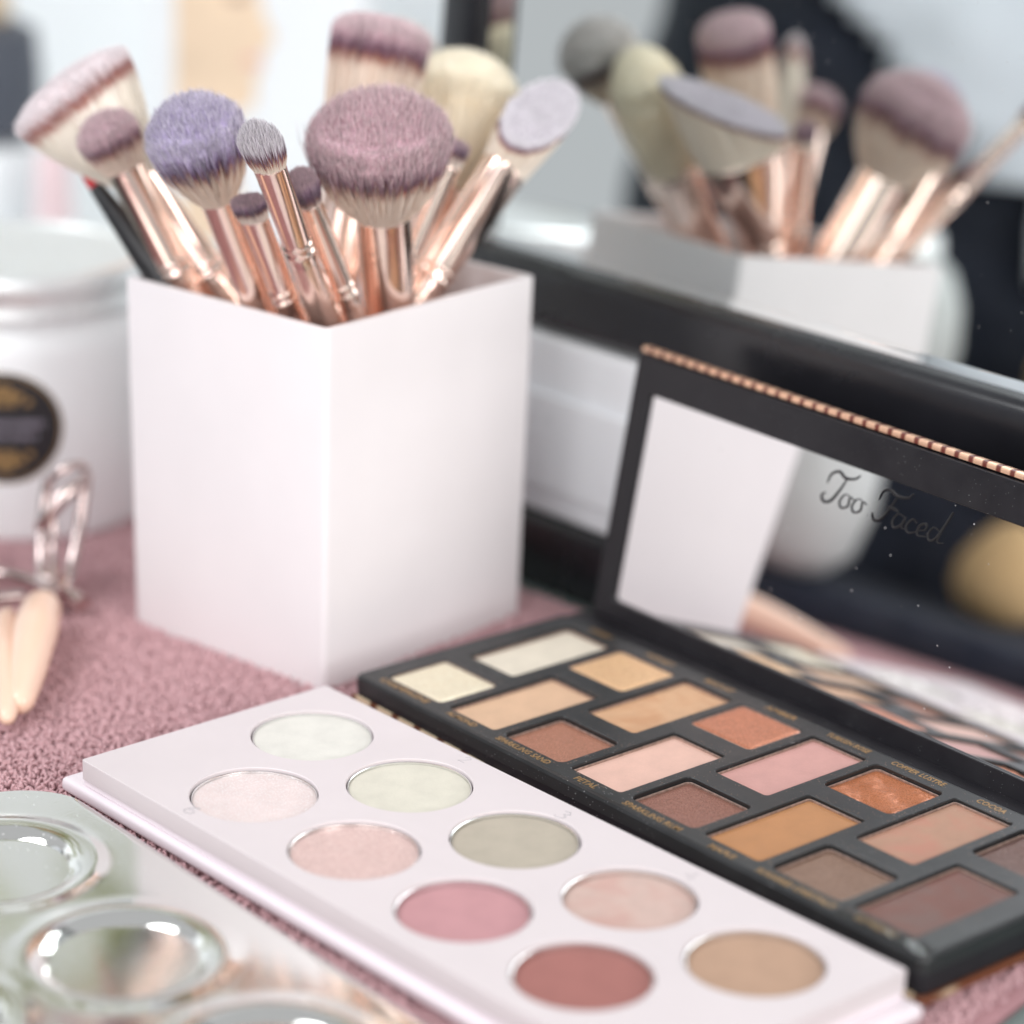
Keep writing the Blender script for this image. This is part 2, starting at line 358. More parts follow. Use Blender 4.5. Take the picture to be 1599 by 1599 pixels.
def bristles(name, n, r0, rmax, L, zc, p, fy0, fy1, hw, dye, mat, parent, slope=0, seg=5, clump=.0006, skew=0, stag=.0008, bulge=.08):
    """n hairs rooted in the ferrule mouth (z=0) fanned to a domed tip at z=L"""
    q = np.sqrt(RNG.uniform(0, 1, n)); ph = RNG.uniform(0, 2 * np.pi, n)
    q[: n // 3] = np.sqrt(RNG.uniform(.80, 1, n // 3))
    cx, cy = np.cos(ph), np.sin(ph)
    root = np.stack([r0 * q * cx, r0 * q * cy * fy0, np.full(n, -.0015)], 1)
    tr = rmax * q
    tz = zc + (L - zc) * np.power(np.clip(1 - q ** p, 0, 1), .5)
    tx, ty = tr * cx, tr * cy * fy1
    tz = tz + slope * tx + skew * ty
    jit = RNG.normal(0, 1, (n, 3)) * clump
    # clumps: pull neighbouring tips together
    cl = np.floor(ph * rmax * q / .0009 + q * 3) * 12.9898 + np.floor(tz / .0035 + ph * 7) * 78.233
    cr = np.modf(np.sin(cl) * 43758.5453)[0]; cr2 = np.modf(np.sin(cl * 1.7) * 23421.631)[0]
    stray = RNG.uniform(0, 1, n) < .02; jit[stray] *= 2.2
    tip = np.stack([tx + jit[:, 0] * .5 + cr * .0004, ty + jit[:, 1] * .5 + cr2 * .0004, tz - np.abs(jit[:, 2]) * .9 + (cr - .5) * stag * .35 - RNG.uniform(0, 1, n) ** 1.5 * stag], 1)
    hl = np.linalg.norm(tip - root, axis=1)
    ts = np.linspace(0, 1, seg + 1)
    rad = hw * np.array([1.0, 1.0, 1.0, .95, .8, .45, .3])[: seg + 1] if seg < 7 else hw * np.ones(seg + 1)
    rad[-1] = hw * .35
    verts = np.zeros((n, seg + 1, 3, 3), np.float32); uvs = np.zeros((n, seg + 1, 2), np.float32)
    rnd = RNG.uniform(0, 1, n); a0 = RNG.uniform(0, 6.28, n); dj = RNG.normal(1, .07, n)
    bul = np.stack([cx, cy * fy1, np.zeros(n)], 1) * (rmax - r0)
    for k, t in enumerate(ts):
        c = root + (tip - root) * np.array([t, t, t]) + bul * (q * bulge * np.sin(np.pi * t))[:, None]
        c += (jit * .6) * np.sin(np.pi * t) * .8
        for j in range(3):
            a = a0 + 2 * np.pi * j / 3
            verts[:, k, j, 0] = c[:, 0] + rad[k] * np.cos(a); verts[:, k, j, 1] = c[:, 1] + rad[k] * np.sin(a); verts[:, k, j, 2] = c[:, 2]
        uvs[:, k, 0] = np.clip((1 - t) * hl / dye * .5 * dj, 0, 1); uvs[:, k, 1] = rnd
    V = verts.reshape(-1, 3); base = (np.arange(n) * (seg + 1) * 3)[:, None, None]
    F = []
    for k in range(seg):
        for j in range(3):
            j2 = (j + 1) % 3; F.append([k * 3 + j, k * 3 + j2, (k + 1) * 3 + j2, (k + 1) * 3 + j])
    F = (base + np.array(F)[None]).reshape(-1, 4)
    alluv = np.repeat(uvs, 3, axis=1).reshape(-1, 2)
    # solid core beneath the loose hairs, added to brighten the head
    K = .95; prof = []
    for t in np.linspace(0, 1, 14): prof.append((r0 + (rmax - r0) * t + (rmax - r0) * bulge * math.sin(math.pi * t), zc * t, (1 - t) * math.hypot(zc, rmax - r0), 1.0, t))
    for qq in np.linspace(1, 0, 16)[1:]: prof.append((rmax * qq * (1 if qq == 1 else .985), zc + (L - zc) * max(0, 1 - qq ** p) ** .5 - (stag * .9 + .0003) * min(1, (1 - qq) * 4), 0.0, 0.0, 1))
    m_ = 36; cv, cu, cf = [], [], []
    for (r, z, d, sd, t) in prof:
        for i in range(m_):
            a = 2 * math.pi * i / m_; fy = fy0 + (fy1 - fy0) * t; x, y = r * K * math.cos(a), r * K * math.sin(a) * fy
            rnd_ = random.random(); cv.append((x, y, z - .0010 * t + (slope * x + skew * y) * t)); cu.append(((.10 + max(0, d) / dye * .5 + random.uniform(-.03, .03)) if sd else .10 + .14 * rnd_, rnd_ * .8))
    for j in range(len(prof) - 1):
        for i in range(m_): a, b = j * m_ + i, j * m_ + (i + 1) % m_; cf.append((a, b, b + m_, a + m_))
    base_n = len(V)
    V = np.concatenate([V, np.array(cv, np.float32)]); alluv = np.concatenate([alluv, np.clip(np.array(cu, np.float32), 0, 1)]); F = np.concatenate([F, np.array(cf) + base_n])
    me = bpy.data.meshes.new(name); me.vertices.add(len(V)); me.vertices.foreach_set('co', V.astype(np.float32).ravel())
    me.loops.add(F.size); me.loops.foreach_set('vertex_index', F.astype(np.int32).ravel())
    me.polygons.add(len(F)); me.polygons.foreach_set('loop_start', (np.arange(len(F)) * 4).astype(np.int32))
    me.update(calc_edges=True); uvl = me.uv_layers.new(name='hair')
    uvl.data.foreach_set('uv', np.ascontiguousarray(alluv[F.ravel()], dtype=np.float32).ravel())
    o = link(name, me, mat, parent); me.polygons.foreach_set('use_smooth', [True] * len(me.polygons)); o['kind'] = 'stuff'
    return o

def brush_frame(T, Bp):
    z = (V3(T) - V3(Bp)).normalized(); x = V3((1, 0, 0)); x = (x - z * x.dot(z)).normalized(); y = z.cross(x)
    return x, y, z
def brush(label, T, Bp, L, r0, fy=1.0, ferr=.040, rb=None, rh=.0032, rings=True, hmax=.0048, group='rose gold makeup brushes in the holder', yaw=0, br=None):
    x, y, z = brush_frame(T, Bp)
    if yaw:
        q = Matrix.Rotation(math.radians(yaw), 3, z); x = q @ x; y = q @ y
    F = V3(T) - z * L; Lh = (F - V3(Bp)).length
    root = empty('makeup_brush', basis(F, x, y, z), label, 'makeup brush', group)
    rb = rb or r0 * .92
    def fl(zz): k = min(1, max(0, (zz + ferr) / ferr)); k = k * k * (3 - 2 * k); return (1, 1 - (1 - fy) * k)
    pr = [(r0 * .90, -.003), (r0 * .965, -.0006), (r0 * .985, 0), (r0 * 1.01, -.0002), (r0 * 1.012, -.0008), (r0, -.002)]
    for k in range(1, 11): t = k / 10; pr.append((r0 + (rb - r0) * t, -.002 - (ferr - .002 - .009) * t))
    z0 = -(ferr - .009)
    for dz in (.0016, .0044):
        pr += [(rb, z0 - dz + .0006), (rb * 1.07, z0 - dz + .0002), (rb * 1.09, z0 - dz - .0004), (rb * 1.05, z0 - dz - .0009), (rb * .97, z0 - dz - .0012)] if rings else []
    pr += [(rb * .98, -ferr + .002), (rb * .96, -ferr)]
    me = lathe('ferrule', pr, 40, False, False, fl); link('ferrule', me, M_rose, root, smooth=35)
    hp = [(rb * .93, -ferr + .003), (rb * .95, -ferr - .0005)]
    N = 14
    for k in range(1, N + 1):
        t = k / N; zz = -ferr - (Lh - ferr - .001) * t
        r = rb * .95 + (hmax - rb * .95) * min(1, t * 3) * (1 if t < .33 else 1) if t < .33 else hmax + (rh - hmax) * ((t - .33) / .67)
        hp.append((r, zz))
    hp.append((rh * .4, -Lh))
    link('handle', lathe('handle', hp, 28), M_rosepaint, root, smooth=35)
    if br: bristles('bristles', parent=root, r0=r0 * .93, fy0=fy, **br)
    return root
BR = {'gray': ((-0.0369,0.7991,0.1598),(-0.0388,0.6991,0.0220)), 'fan': ((-0.1239,0.7315,0.1540),(-0.0187,0.7239,0.0180)), 'small': ((-0.1121,0.7213,0.1461),(-0.0467,0.7323,0.0060)), 'lav': ((-0.0852,0.6850,0.1574),(-0.0400,0.7345,0.0060)), 'point': ((-0.0643,0.6489,0.1599),(-0.0300,0.7549,0.0160)), 'flat': ((-0.0686,0.6771,0.1346),(-0.0324,0.7483,0.0060)), 'tiny': ((-0.0562,0.6795,0.1414),(-0.0116,0.7368,0.0060)), 'big': ((-0.0370,0.6894,0.1577),(-0.0294,0.7451,0.0060)), 'top': ((-0.0382,0.7544,0.1682),(-0.0677,0.7029,0.0060)), 'cream': ((-0.0144,0.7815,0.1550),(-0.0524,0.7047,0.0060)), 'slim': ((-0.0172,0.7268,0.1406),(-0.0714,0.7171,0.0060)), 'angled': ((0.0064,0.7530,0.1458),(-0.0664,0.7026,0.0380)), 'handle': ((-0.0120,0.7595,0.1218),(-0.0755,0.7085,0.0280)), 'pencil': ((-0.1180,0.7331,0.1281),(-0.0343,0.7055,0.0240)),}
brush('fan shaped flat brush with pale tips and a brown band, leftmost in the holder', *BR['fan'], .035, .0052, fy=.45, ferr=.036, rb=.0048,
      br=dict(n=7000, rmax=.0188, L=.035, zc=.0290, p=2.2, fy1=.20, hw=.00010, dye=.0056, mat=BM['fan']))
brush('small fluffy brush with purple tips just in front of the fan brush', *BR['small'], .0165, .0052, ferr=.036, rb=.0046,
      br=dict(n=4500, rmax=.0082, L=.0165, zc=.0100, p=2, fy1=1, hw=.00010, dye=.0050, mat=BM['mauve']))
brush('large round brush with blue lavender bristles, second large head from the left', *BR['lav'], .0295, .0050, ferr=.030, rb=.0046, rings=False,
      br=dict(n=11000, rmax=.0128, L=.0302, zc=.0190, p=1.9, fy1=.95, hw=.00010, dye=.0082, stag=.0025, mat=BM['lavender'], clump=.0007))
brush('pointed concealer brush with white tip, between the two large round heads', *BR['point'], .0175, .0041, fy=.62, ferr=.036, rb=.0037, hmax=.0042,
      br=dict(n=6000, rmax=.0054, L=.0175, zc=.0092, p=1.15, fy1=.55, hw=.00008, dye=.0060, stag=.0014, mat=BM['white'], clump=.0003))
brush('little flat eyeshadow brush with short dark purple bristles, lowest of the heads', *BR['flat'], .0078, .0037, fy=.5, ferr=.032, rb=.0034, hmax=.0040,
      br=dict(n=3500, rmax=.0043, L=.0078, zc=.0066, p=3, fy1=.5, hw=.00007, dye=.0036, mat=BM['purple'], clump=.0003))
brush('tiny fluffy brush with dark purple bristles right behind the pointed brush', *BR['tiny'], .0108, .0030, ferr=.034, rb=.0030, hmax=.0034,
      br=dict(n=4200, rmax=.0040, L=.0108, zc=.0068, p=2, fy1=.9, hw=.00008, dye=.0056, stag=.0010, mat=BM['purple'], clump=.0003))
brush('biggest powder brush with broad mauve dome at the front of the holder', *BR['big'], .0335, .0073, ferr=.027, rb=.0071, rings=False,
      br=dict(n=17000, rmax=.0184, L=.0352, zc=.0222, p=1.9, fy1=.92, hw=.00010, dye=.0080, stag=.0026, mat=BM['mauve'], clump=.0011))
brush('tall flat topped brush with blurred mauve band rising at the back', *BR['top'], .046, .0082, ferr=.040, rb=.0070,
      br=dict(n=6000, rmax=.0135, L=.046, zc=.0400, p=3.5, fy1=.8, hw=.00013, dye=.0080, mat=BM['mauve']))
brush('large plain cream brush with no coloured tip at the right back', *BR['cream'], .041, .0070, ferr=.036, rb=.0056,
      br=dict(n=6000, rmax=.0172, L=.041, zc=.0255, p=2, fy1=.62, hw=.00013, dye=.002, mat=BM['cream']))
brush('slim brush leaning right whose short head hides behind the biggest brush', *BR['slim'], .0075, .0036, ferr=.034, rb=.0034,
      br=dict(n=2500, rmax=.0038, L=.0075, zc=.006, p=3, fy1=.8, hw=.00009, dye=.003, mat=BM['purple'], clump=.0003))
brush('angled brush with a white oval tip and burgundy band, rightmost in the holder', *BR['angled'], .0225, .0064, fy=2.0, ferr=.040, rb=.0052,
      br=dict(n=9000, rmax=.0086, L=.0205, zc=.0195, p=8, fy1=1.85, hw=.00014, dye=.0026, mat=BM['white'], stag=.0003, skew=.92, clump=.0002))
def handle_end():
    T, Bp = BR['handle']; x, y, z = brush_frame(T, Bp); Lh = (V3(T) - V3(Bp)).length
    root = empty('makeup_brush', basis(T, x, y, z), 'brush set upside down showing its rounded pale rose handle tip', 'makeup brush', 'rose gold makeup brushes in the holder')
    pr = [(.0004, 0), (.0013, -.0004), (.0019, -.0014), (.0021, -.003)] + [(.0021 + .0024 * k / 10, -.003 - .075 * k / 10) for k in range(1, 11)]
    link('handle', lathe('handle', pr, 28), M_rosepaint, root, smooth=35)
    pr = [(.0043, -.0765), (.0046, -.078), (.0045, -.10), (.0045, -Lh + .02)]
    link('ferrule', lathe('ferrule', pr, 28, False, True), M_rose, root, smooth=35)
    return root
handle_end()
brush('hidden brush with a round greyish head, reflected leftmost in the large mirror', *BR['gray'], .026, .0060, ferr=.036, rb=.0052,
      br=dict(n=4500, rmax=.0125, L=.026, zc=.0135, p=2, fy1=1, hw=.00013, dye=.0085, mat=BM['grey']))
def pencil():
    T, Bp = BR['pencil']; x, y, z = brush_frame(T, Bp); Lh = (V3(T) - V3(Bp)).length
    root = empty('lip_brush', basis(T, x, y, z), 'matte black lip brush handle with a red end leaning at the left rim', 'lip brush')
    mb = plain('matte_black_handle', (.015, .015, .017, 1), .35, noise_amt=.3, sc=300); mr = plain('red_lacquer', (.62, .02, .03, 1), .3)
    link('red_end', lathe('red_end', [(.0003, .0), (.0011, -.0006), (.0017, -.003), (.0019, -.0060)], 20), mr, root, smooth=35)
    link('handle', lathe('handle', [(.0018, -.0062), (.0021, -.0066), (.0042, -.030), (.0048, -.045), (.0046, -.07), (.0035, -.11), (.003, -Lh)], 24), mb, root, smooth=35)
pencil()

# ------------------------------------------------------------------ pink palette with round pans
def powder_mat(name, rgb, shimmer=0.0, gl=0.0, wear=None, rough=.72, sc=1.0):
    m = Mat(name); base = srgb(*rgb); k = .90
    base = tuple(min(.9, c * k) for c in base[:3]) + (1,)
    dk = tuple(c * .93 for c in base[:3]) + (1,); lt = tuple(min(1, c * 1.05) for c in base[:3]) + (1,)
    c = m.ramp(m.noise(150 * sc, 4, .5), [(.32, dk), (.5, base), (.7, lt)])
    gr = m.noise(2600, 3, .7)
    c = m.mix(m.ramp(gr, [(.35, lv(.22)), (.6, lv(0))]), c, tuple(x * .72 for x in base[:3]) + (1,))
    if wear: c = m.mix(m.ramp(m.noise(75, 4, .6, dist=.6), [(.45, lv(0)), (.62, lv(.75))]), c, tuple(x * k for x in srgb(*wear)[:3]) + (1,))
    rg = lv(rough)
    if shimmer:
        vo = m.node('ShaderNodeTexVoronoi'); vo.inputs['Scale'].default_value = 4200; m.link(m.coords(), vo.inputs['Vector'])
        sc_ = m.node('ShaderNodeSeparateColor'); m.link(vo.outputs['Color'], sc_.inputs[0])
        f = m.ramp(sc_.outputs[0], [(1 - shimmer, lv(0)), (1 - shimmer + .05, lv(1))])
        c = m.mix(m.mix(.55, lv(0), f), c, tuple(min(1, x * 1.7 + .10) for x in base[:3]) + (1,))
        m.set(Metallic=m.mix(.6, lv(.10), f), Roughness=m.ramp(sc_.outputs[1], [(0, lv(.28)), (1, lv(.62))]))
        m.bump(vo.outputs['Color'], .35, .00012)
    else:
        m.set(Roughness=rough); m.bump(gr, .35, .00012)
    m.set(Base_Color=c); return m.m
pp = .03701; RP = .0150
pal = empty('round_pan_palette', basis(p0, A1, B1, ZZ), 'white pink card palette with nine round powder pans, flat at the front', 'makeup palette')
F0c, B0c = -.03166, 0.0
back = [(i * pp, 0) for i in range(5)]; front = [((i + .5) * pp, F0c) for i in range(4)]
outer = rrect(-.0226, .1704, -.0519, .0222, .0006, 2)
link('pan_tray', holed_slab('pan_tray', outer, [circ(x, y, RP, 64) for x, y in back + front], .0080, .0130, .0002, .00018), M_pink, pal)
link('tray_base', box_me('tray_base', -.0222, .1700, -.0515, .0218, .0064, .00798), M_pinkedge, pal)
link('folded_cover', box_me('folded_cover', -.0300, .1750, -.0532, .0232, .0026, .0062, .0012, 3), M_pinkedge, pal, smooth=40)
cols = {('B', 0): ((228, 225, 217), 0, None), ('F', 0): ((236, 218, 215), .25, None), ('B', 1): ((221, 216, 201), 0, None), ('F', 1): ((218, 184, 178), .4, None), ('B', 2): ((186, 176, 160), 0, None),
        ('F', 2): ((198, 146, 150), 0, None), ('B', 3): ((208, 180, 170), 0, (200, 160, 150)), ('F', 3): ((166, 108, 101), 0, None), ('B', 4): ((186, 152, 128), 0, None)}
nmz = {('B', 0): 'off_white', ('F', 0): 'pale_pink_shimmer', ('B', 1): 'pale_yellow', ('F', 1): 'rose_shimmer', ('B', 2): 'grey_taupe', ('F', 2): 'dusty_rose', ('B', 3): 'beige_pink', ('F', 3): 'brick', ('B', 4): 'tan'}
def disc_powder(name, r, seedv, dome=.00025, hollow=0.0):
    rings, n = 18, 56; vs, fs = [(0, 0, -hollow)], []
    for j in range(1, rings + 1):
        t = j / rings; rr = r * t
        z = -hollow * (1 - t * t) + (0 if t < .93 else -dome * ((t - .93) / .07) ** 2)
        for i in range(n): a = 2 * math.pi * i / n; vs.append((rr * math.cos(a), rr * math.sin(a), z + .00003 * math.sin(9 * a + seedv) * t))
    for i in range(n): fs.append((0, 1 + i, 1 + (i + 1) % n))
    for j in range(rings - 1):
        for i in range(n): a = 1 + j * n; fs.append((a + i, a + n + i, a + n + (i + 1) % n, a + (i + 1) % n))
    return mesh(name, vs, fs)
pan_me = lathe('tin_pan', [(.0005, -.0031), (.0142, -.0031), (.01465, -.0027), (.01468, -.0006), (.01460, -.00045), (.01445, -.0005), (.01440, -.0008), (.01440, -.0026), (.0005, -.0026)], 64, False, False)
for r_, lst in (('B', back), ('F', front)):
    for i, (x, y) in enumerate(lst):
        jx, jy = RNG.normal(0, .00012, 2)
        if (r_, i) == ('F', 0): jx = .00022
        m4 = Matrix.Translation(V3((x + jx, y + jy, .0130 + (-.0002))))
        o = link('pan', pan_me, M_tin, pal, smooth=40); o.matrix_local = m4
        pwname = nmz[(r_, i)]; c, sh, wr = cols[(r_, i)]
        depth = {('B', 0): .0002, ('F', 0): .0003, ('B', 1): .00035, ('B', 2): .0006, ('F', 1): .0006}.get((r_, i), .0011)
        q = link('powder', disc_powder('powder', .01437, i, hollow=.0001), powder_mat(pwname + '_powder', c, sh, 0, wr), o, smooth=60)
        q.matrix_local = Matrix.Translation(V3((0, 0, -.00045 - depth)))
        q['label'] = pwname.replace('_', ' ') + ' pressed powder'
def stroke_digit(pts, x, y, sz, parent, mat, z=.01302, r=.00009, name='pencil_mark'):
    P = [(x + a * sz, y + b * sz, z) for a, b in pts]; link(name, tube(name, P, r, 5), mat, parent)
D6 = [(.55, .95), (.25, .75), (.08, .45), (.12, .12), (.4, 0), (.7, .15), (.7, .42), (.45, .52), (.2, .38)]
D3 = [(.1, .9), (.45, 1), (.65, .8), (.35, .55), (.7, .4), (.65, .1), (.3, 0), (.05, .12)]
D4 = [(.6, 0), (.5, .95), (.05, .35), (.75, .38)]
D2 = [(.05, .75), (.3, 1), (.6, .8), (.4, .4), (.02, .03), (.7, .06)]
stroke_digit(D6, .0150, -.0500, .0042, pal, M_pencil); stroke_digit(D3, .0700, .0150, .0042, pal, M_pencil)
stroke_digit(D4, .1105, .0158, .0040, pal, M_pencil, r=.00006); stroke_digit(D2, .0332, .0180, .0034, pal, M_pencil, r=.00005)

# ------------------------------------------------------------------ black palette
bp_ = .02273; sq, rl, rs, W_, sqb = .02142, .03489, .01777, .06109, .01948
blk = empty('mirrored_palette', basis(b0, A2, B2, ZZ), 'open black eyeshadow palette with sixteen pans and a mirror lid', 'makeup palette')
TB = .014
def rope_mat():
    m = Mat('rope_print'); co = m.coords(); sx = m.node('ShaderNodeSeparateXYZ'); m.link(co, sx.inputs[0])
    wv = m.node('ShaderNodeTexWave'); wv.inputs['Scale'].default_value = 72; wv.inputs['Distortion'].default_value = .4; wv.bands_direction = 'X'
    mp = m.node('ShaderNodeMapping'); m.link(co, mp.inputs[0]); mp.inputs['Rotation'].default_value = (0, 0, .0); m.link(mp.outputs[0], wv.inputs['Vector'])
    f = m.ramp(wv.outputs['Fac'], [(.12, lv(0)), (.45, lv(1))])
    m.set(Base_Color=m.mix(f, (.14, .03, .02, 1), (.80, .50, .34, 1)), Metallic=m.mix(f, lv(0), lv(.55)), Roughness=.3); return m.m
def leo_mat():
    m = Mat('gold_dash_print'); co = m.coords(); wv = m.node('ShaderNodeTexWave'); wv.inputs['Scale'].default_value = 34; wv.inputs['Distortion'].default_value = 3.0; wv.bands_direction = 'X'; m.link(co, wv.inputs['Vector'])
    f = m.ramp(wv.outputs['Fac'], [(.12, lv(0)), (.35, lv(1))])
    m.set(Base_Color=m.mix(f, (.16, .05, .02, 1), (.80, .64, .44, 1)), Metallic=.2, Roughness=.35); return m.m
M_rope = rope_mat(); M_leo = leo_mat()
holes, cells = [], []
for row in 'FB':
    for i in range(8):
        rect = (i % 2 == 1) if row == 'F' else (i % 2 == 0)
        wa = (rs if rect else sq) / 2; db = rl if rect else sqb
        c = i * bp_ + (0 if row == 'F' else -.0006)
        y0, y1 = (0, db) if row == 'F' else (W_ - db, W_)
        holes.append(rrect(c - wa, c + wa, y0, y1, .0011 if rect else .0018, 3)); cells.append((row, i, rect, c - wa, c + wa, y0, y1))
AX0, AX1, BY0, BY1 = -.0177, .1757, -.0055, .0672
link('pan_tray', holed_slab('pan_tray', rrect(AX0, AX1, BY0, BY1, .0022, 5), holes, .0100, TB, .0010, .0002), M_tray, blk)
link('base_box', holed_slab('base_box', rrect(AX0 + .0001, AX1 - .0001, BY0 + .0001, BY1 - .0001, .0022, 5), [], .0050, .00998, .0001), M_blackp, blk)
link('printed_edge', holed_slab('printed_edge', rrect(AX0 - .0011, AX1 + .0011, BY0 - .0011, BY1, .0024, 5), [], .0034, .00498, .0004), M_leo, blk)
y_ = BY0 - .0006
wv_ = [(AX0, y_, .0040), (AX1, y_, .0040), (AX1, y_, .0052), (AX0, y_, .0088)]; wv_ += [(a, y_ + .0005, c) for a, b, c in wv_]
link('printed_front_edge', fix(mesh('w', wv_, [(0, 1, 2, 3), (7, 6, 5, 4), (0, 4, 5, 1), (1, 5, 6, 2), (2, 6, 7, 3), (3, 7, 4, 0)])), M_leo, blk)
bc = {('F', 0): ((232, 216, 186), .45, None, 1.6), ('F', 1): ((218, 180, 148), 0, None, 0), ('F', 2): ((165, 110, 86), .55, None, .8), ('F', 3): ((226, 184, 168), 0, None, 0), ('F', 4): ((134, 86, 70), .5, None, .6),
      ('F', 5): ((184, 128, 80), 0, None, 0), ('F', 6): ((128, 98, 80), .35, None, .6), ('F', 7): ((118, 76, 66), 0, (112, 88, 82), 0),
      ('B', 0): ((226, 216, 198), 0, None, 0), ('B', 1): ((224, 176, 132), .5, None, 1.5), ('B', 2): ((212, 168, 130), 0, (196, 144, 104), 0), ('B', 3): ((178, 110, 78), .5, None, 1.0), ('B', 4): ((204, 152, 144), 0, None, 0),
      ('B', 5): ((166, 94, 46), .65, None, 4.5), ('B', 6): ((178, 136, 112), 0, (184, 124, 104), 0), ('B', 7): ((92, 60, 50), .45, None, .6)}
bn = ['pearly cream', 'light peach', 'shimmery brown rose', 'pale pink petal', 'glittery plum brown', 'caramel tan', 'soft bronze brown', 'worn deep brown', 'matte ivory', 'golden beige', 'camel', 'copper', 'dusty mauve', 'metallic orange copper', 'worn terracotta', 'dark chocolate shimmer']
def block_powder(wx, wy, bev, rough, sd):
    nx, ny = (16, 26) if wy > wx * 1.3 else (22, 22); r = np.random.default_rng(sd); vs, fs = [], []
    ph = r.uniform(0, 6, 6)
    for i in range(nx + 1):
        for j in range(ny + 1):
            x = -wx + 2 * wx * i / nx; y = -wy + 2 * wy * j / ny
            e = min(wx - abs(x), wy - abs(y)); z = 0 if e > bev else -bev * .55 * (1 - e / bev) ** 2
            z += rough * .00012 * (math.sin(x * 310 + y * 190 + ph[0]) * math.sin(y * 430 + ph[1]) * .5 + r.normal(0, .16)) if e > 0 else 0
            z -= .00022 * max(0, 1 - ((x / wx) ** 2 + (y / wy) ** 2)) * (1 if rough == 0 else .5)
            if rough and e <= 0: x += r.normal(0, .0001) * rough * (0); 
            vs.append((x, y, z))
    for i in range(nx):
        for j in range(ny): a = i * (ny + 1) + j; fs.append((a, a + ny + 1, a + ny + 2, a + 1))
    return mesh('powder', vs, fs)
M_dtin = plain('dusty_pan_edge', (.36, .26, .22, 1), .35, metal=.4, noise_amt=.3, sc=900)
for k, (row, i, rect, x0, x1, y0, y1) in enumerate(cells):
    g = .00025; cx, cy = (x0 + x1) / 2, (y0 + y1) / 2; wx, wy = (x1 - x0) / 2 - g, (y1 - y0) / 2 - g
    rr = .0009 if rect else .0016
    depth = .0009 if rect else .0012
    if (row, i) in (('F', 0), ('B', 1), ('B', 3)): depth = .0003
    o = link('pan', holed_slab('pan', rrect(-wx, wx, -wy, wy, rr, 3), [rrect(-wx + .00022, wx - .00022, -wy + .00022, wy - .00022, rr * .8, 3)], -.0024, 0, .00005, .00005), M_dtin, blk)
    o.matrix_local = Matrix.Translation(V3((cx, cy, TB - depth + .0001)))
    c, sh, wr, rgh = bc[(row, i)]
    me = block_powder(wx - .0002, wy - .0002, .0008, rgh, k)
    q = link('powder', me, powder_mat(bn[k if row == 'F' else i + 8].replace(' ', '_') + '_shadow', c, sh, 0, wr, .5 if rect else .72), o, smooth=60)
    q.matrix_local = Matrix.Translation(V3((0, 0, .0001 if depth < .0005 else -.00015))); q['label'] = bn[k if row == 'F' else i + 8] + ' eyeshadow'
def words(txt, xa, xb, y, h=.0021):
    me = text_me(txt, h * 1.35); xs = [v.co.x for v in me.vertices]; w = max(xs) - min(xs); sx = (xb - xa) / w; lo = min(xs)
    for v in me.vertices: v.co.x = (v.co.x - lo) * sx
    o = link('shade_name', me, M_gold, blk); o.matrix_local = Matrix.Translation(V3((xa, y, TB + .00004))); return o
for a in (('CHAMPAGNE', -.0105, .0085, -.0030), ('ALMOND', .0163, .0270, -.0030), ('SPARKLING SAND', .0355, .0546, -.0032), ('PETAL', .0646, .0718, -.0036), ('SPARKLING RUM', .0815, .1003, -.0038), ('MAPLE', .1100, .1180, -.0040),
          ('SUGARED CHESTNUT', .1250, .1483, -.0040), ('ESPRESSO', .1545, .1655, -.0038), ('IVORY', -.004, .004, .0636), ('HONEY', .018, .028, .0636), ('BISCUIT', .040, .050, .0636), ('AMBER', .0617, .0722, .0636), ('TURKISH ROSE', .083, .0969, .0634), ('COPPER LUSTRE', .1043, .1209, .0634), ('COCOA', .1311, .1398, .0632)):
    words(*a)
# plastic film peeling at the front right corner
fv, ff = [], []
for i in range(17):
    t = i / 16; x = .1495 + .0245 * t
    for j, y in enumerate((-.0048, -.0032, -.0012, -.0002)):
        fv.append((x, y, TB + .0002 + .0007 * (math.sin(math.pi * t) ** .6 if 0 < t < 1 else 0) * (1 - abs(j - 1.2) / 2.4) + .0002 * math.sin(t * 23 + j * 2) * (0 < j < 3)))
for i in range(16):
    for j in range(3): a = i * 4 + j; ff.append((a, a + 4, a + 5, a + 1))
mf = Mat('clear_film'); mf.set(Base_Color=(.85, .85, .8, 1), Roughness=.12, Transmission_Weight=1.0, IOR=1.35)
link('peeling_film', mesh('peeling_film', fv, ff), mf.m, blk, smooth=60)
# spilled powder crumbs on the black tray
def crumbs():
    r = np.random.default_rng(5); vs, fs = [], []; n = 0
    edges = [(c[3], c[4], c[5], c[6]) for c in cells]
    while n < 900:
        x0, x1, y0, y1 = edges[r.integers(len(edges))]; side = r.integers(4); d = abs(r.normal(0, .0011)) + .0003
        x, y = ((r.uniform(x0, x1), y1 + d), (r.uniform(x0, x1), y0 - d), (x0 - d, r.uniform(y0, y1)), (x1 + d, r.uniform(y0, y1)))[side]
        if not (AX0 + .002 < x < AX1 - .002 and BY0 + .0015 < y < BY1 - .001) or any(a < x < b and c < y < e for a, b, c, e in edges): continue
        k = len(vs); q = r.uniform(.00005, .00014)
        for dx, dy, dz in ((-1, -.6, 0), (1, -.5, 0), (.2, 1, 0), (0, 0, .9)): vs.append((x + dx * q * r.uniform(.6, 1.2), y + dy * q * r.uniform(.6, 1.2), TB + .00002 + dz * q))
        fs += [(k, k + 1, k + 3), (k + 1, k + 2, k + 3), (k + 2, k, k + 3), (k, k + 2, k + 1)]; n += 1
    o = link('powder_crumbs', mesh('crumbs', vs, fs), plain('spilled_powder', (.46, .30, .22, 1), .9, noise_amt=.4, sc=300), blk); o['kind'] = 'stuff'
crumbs()
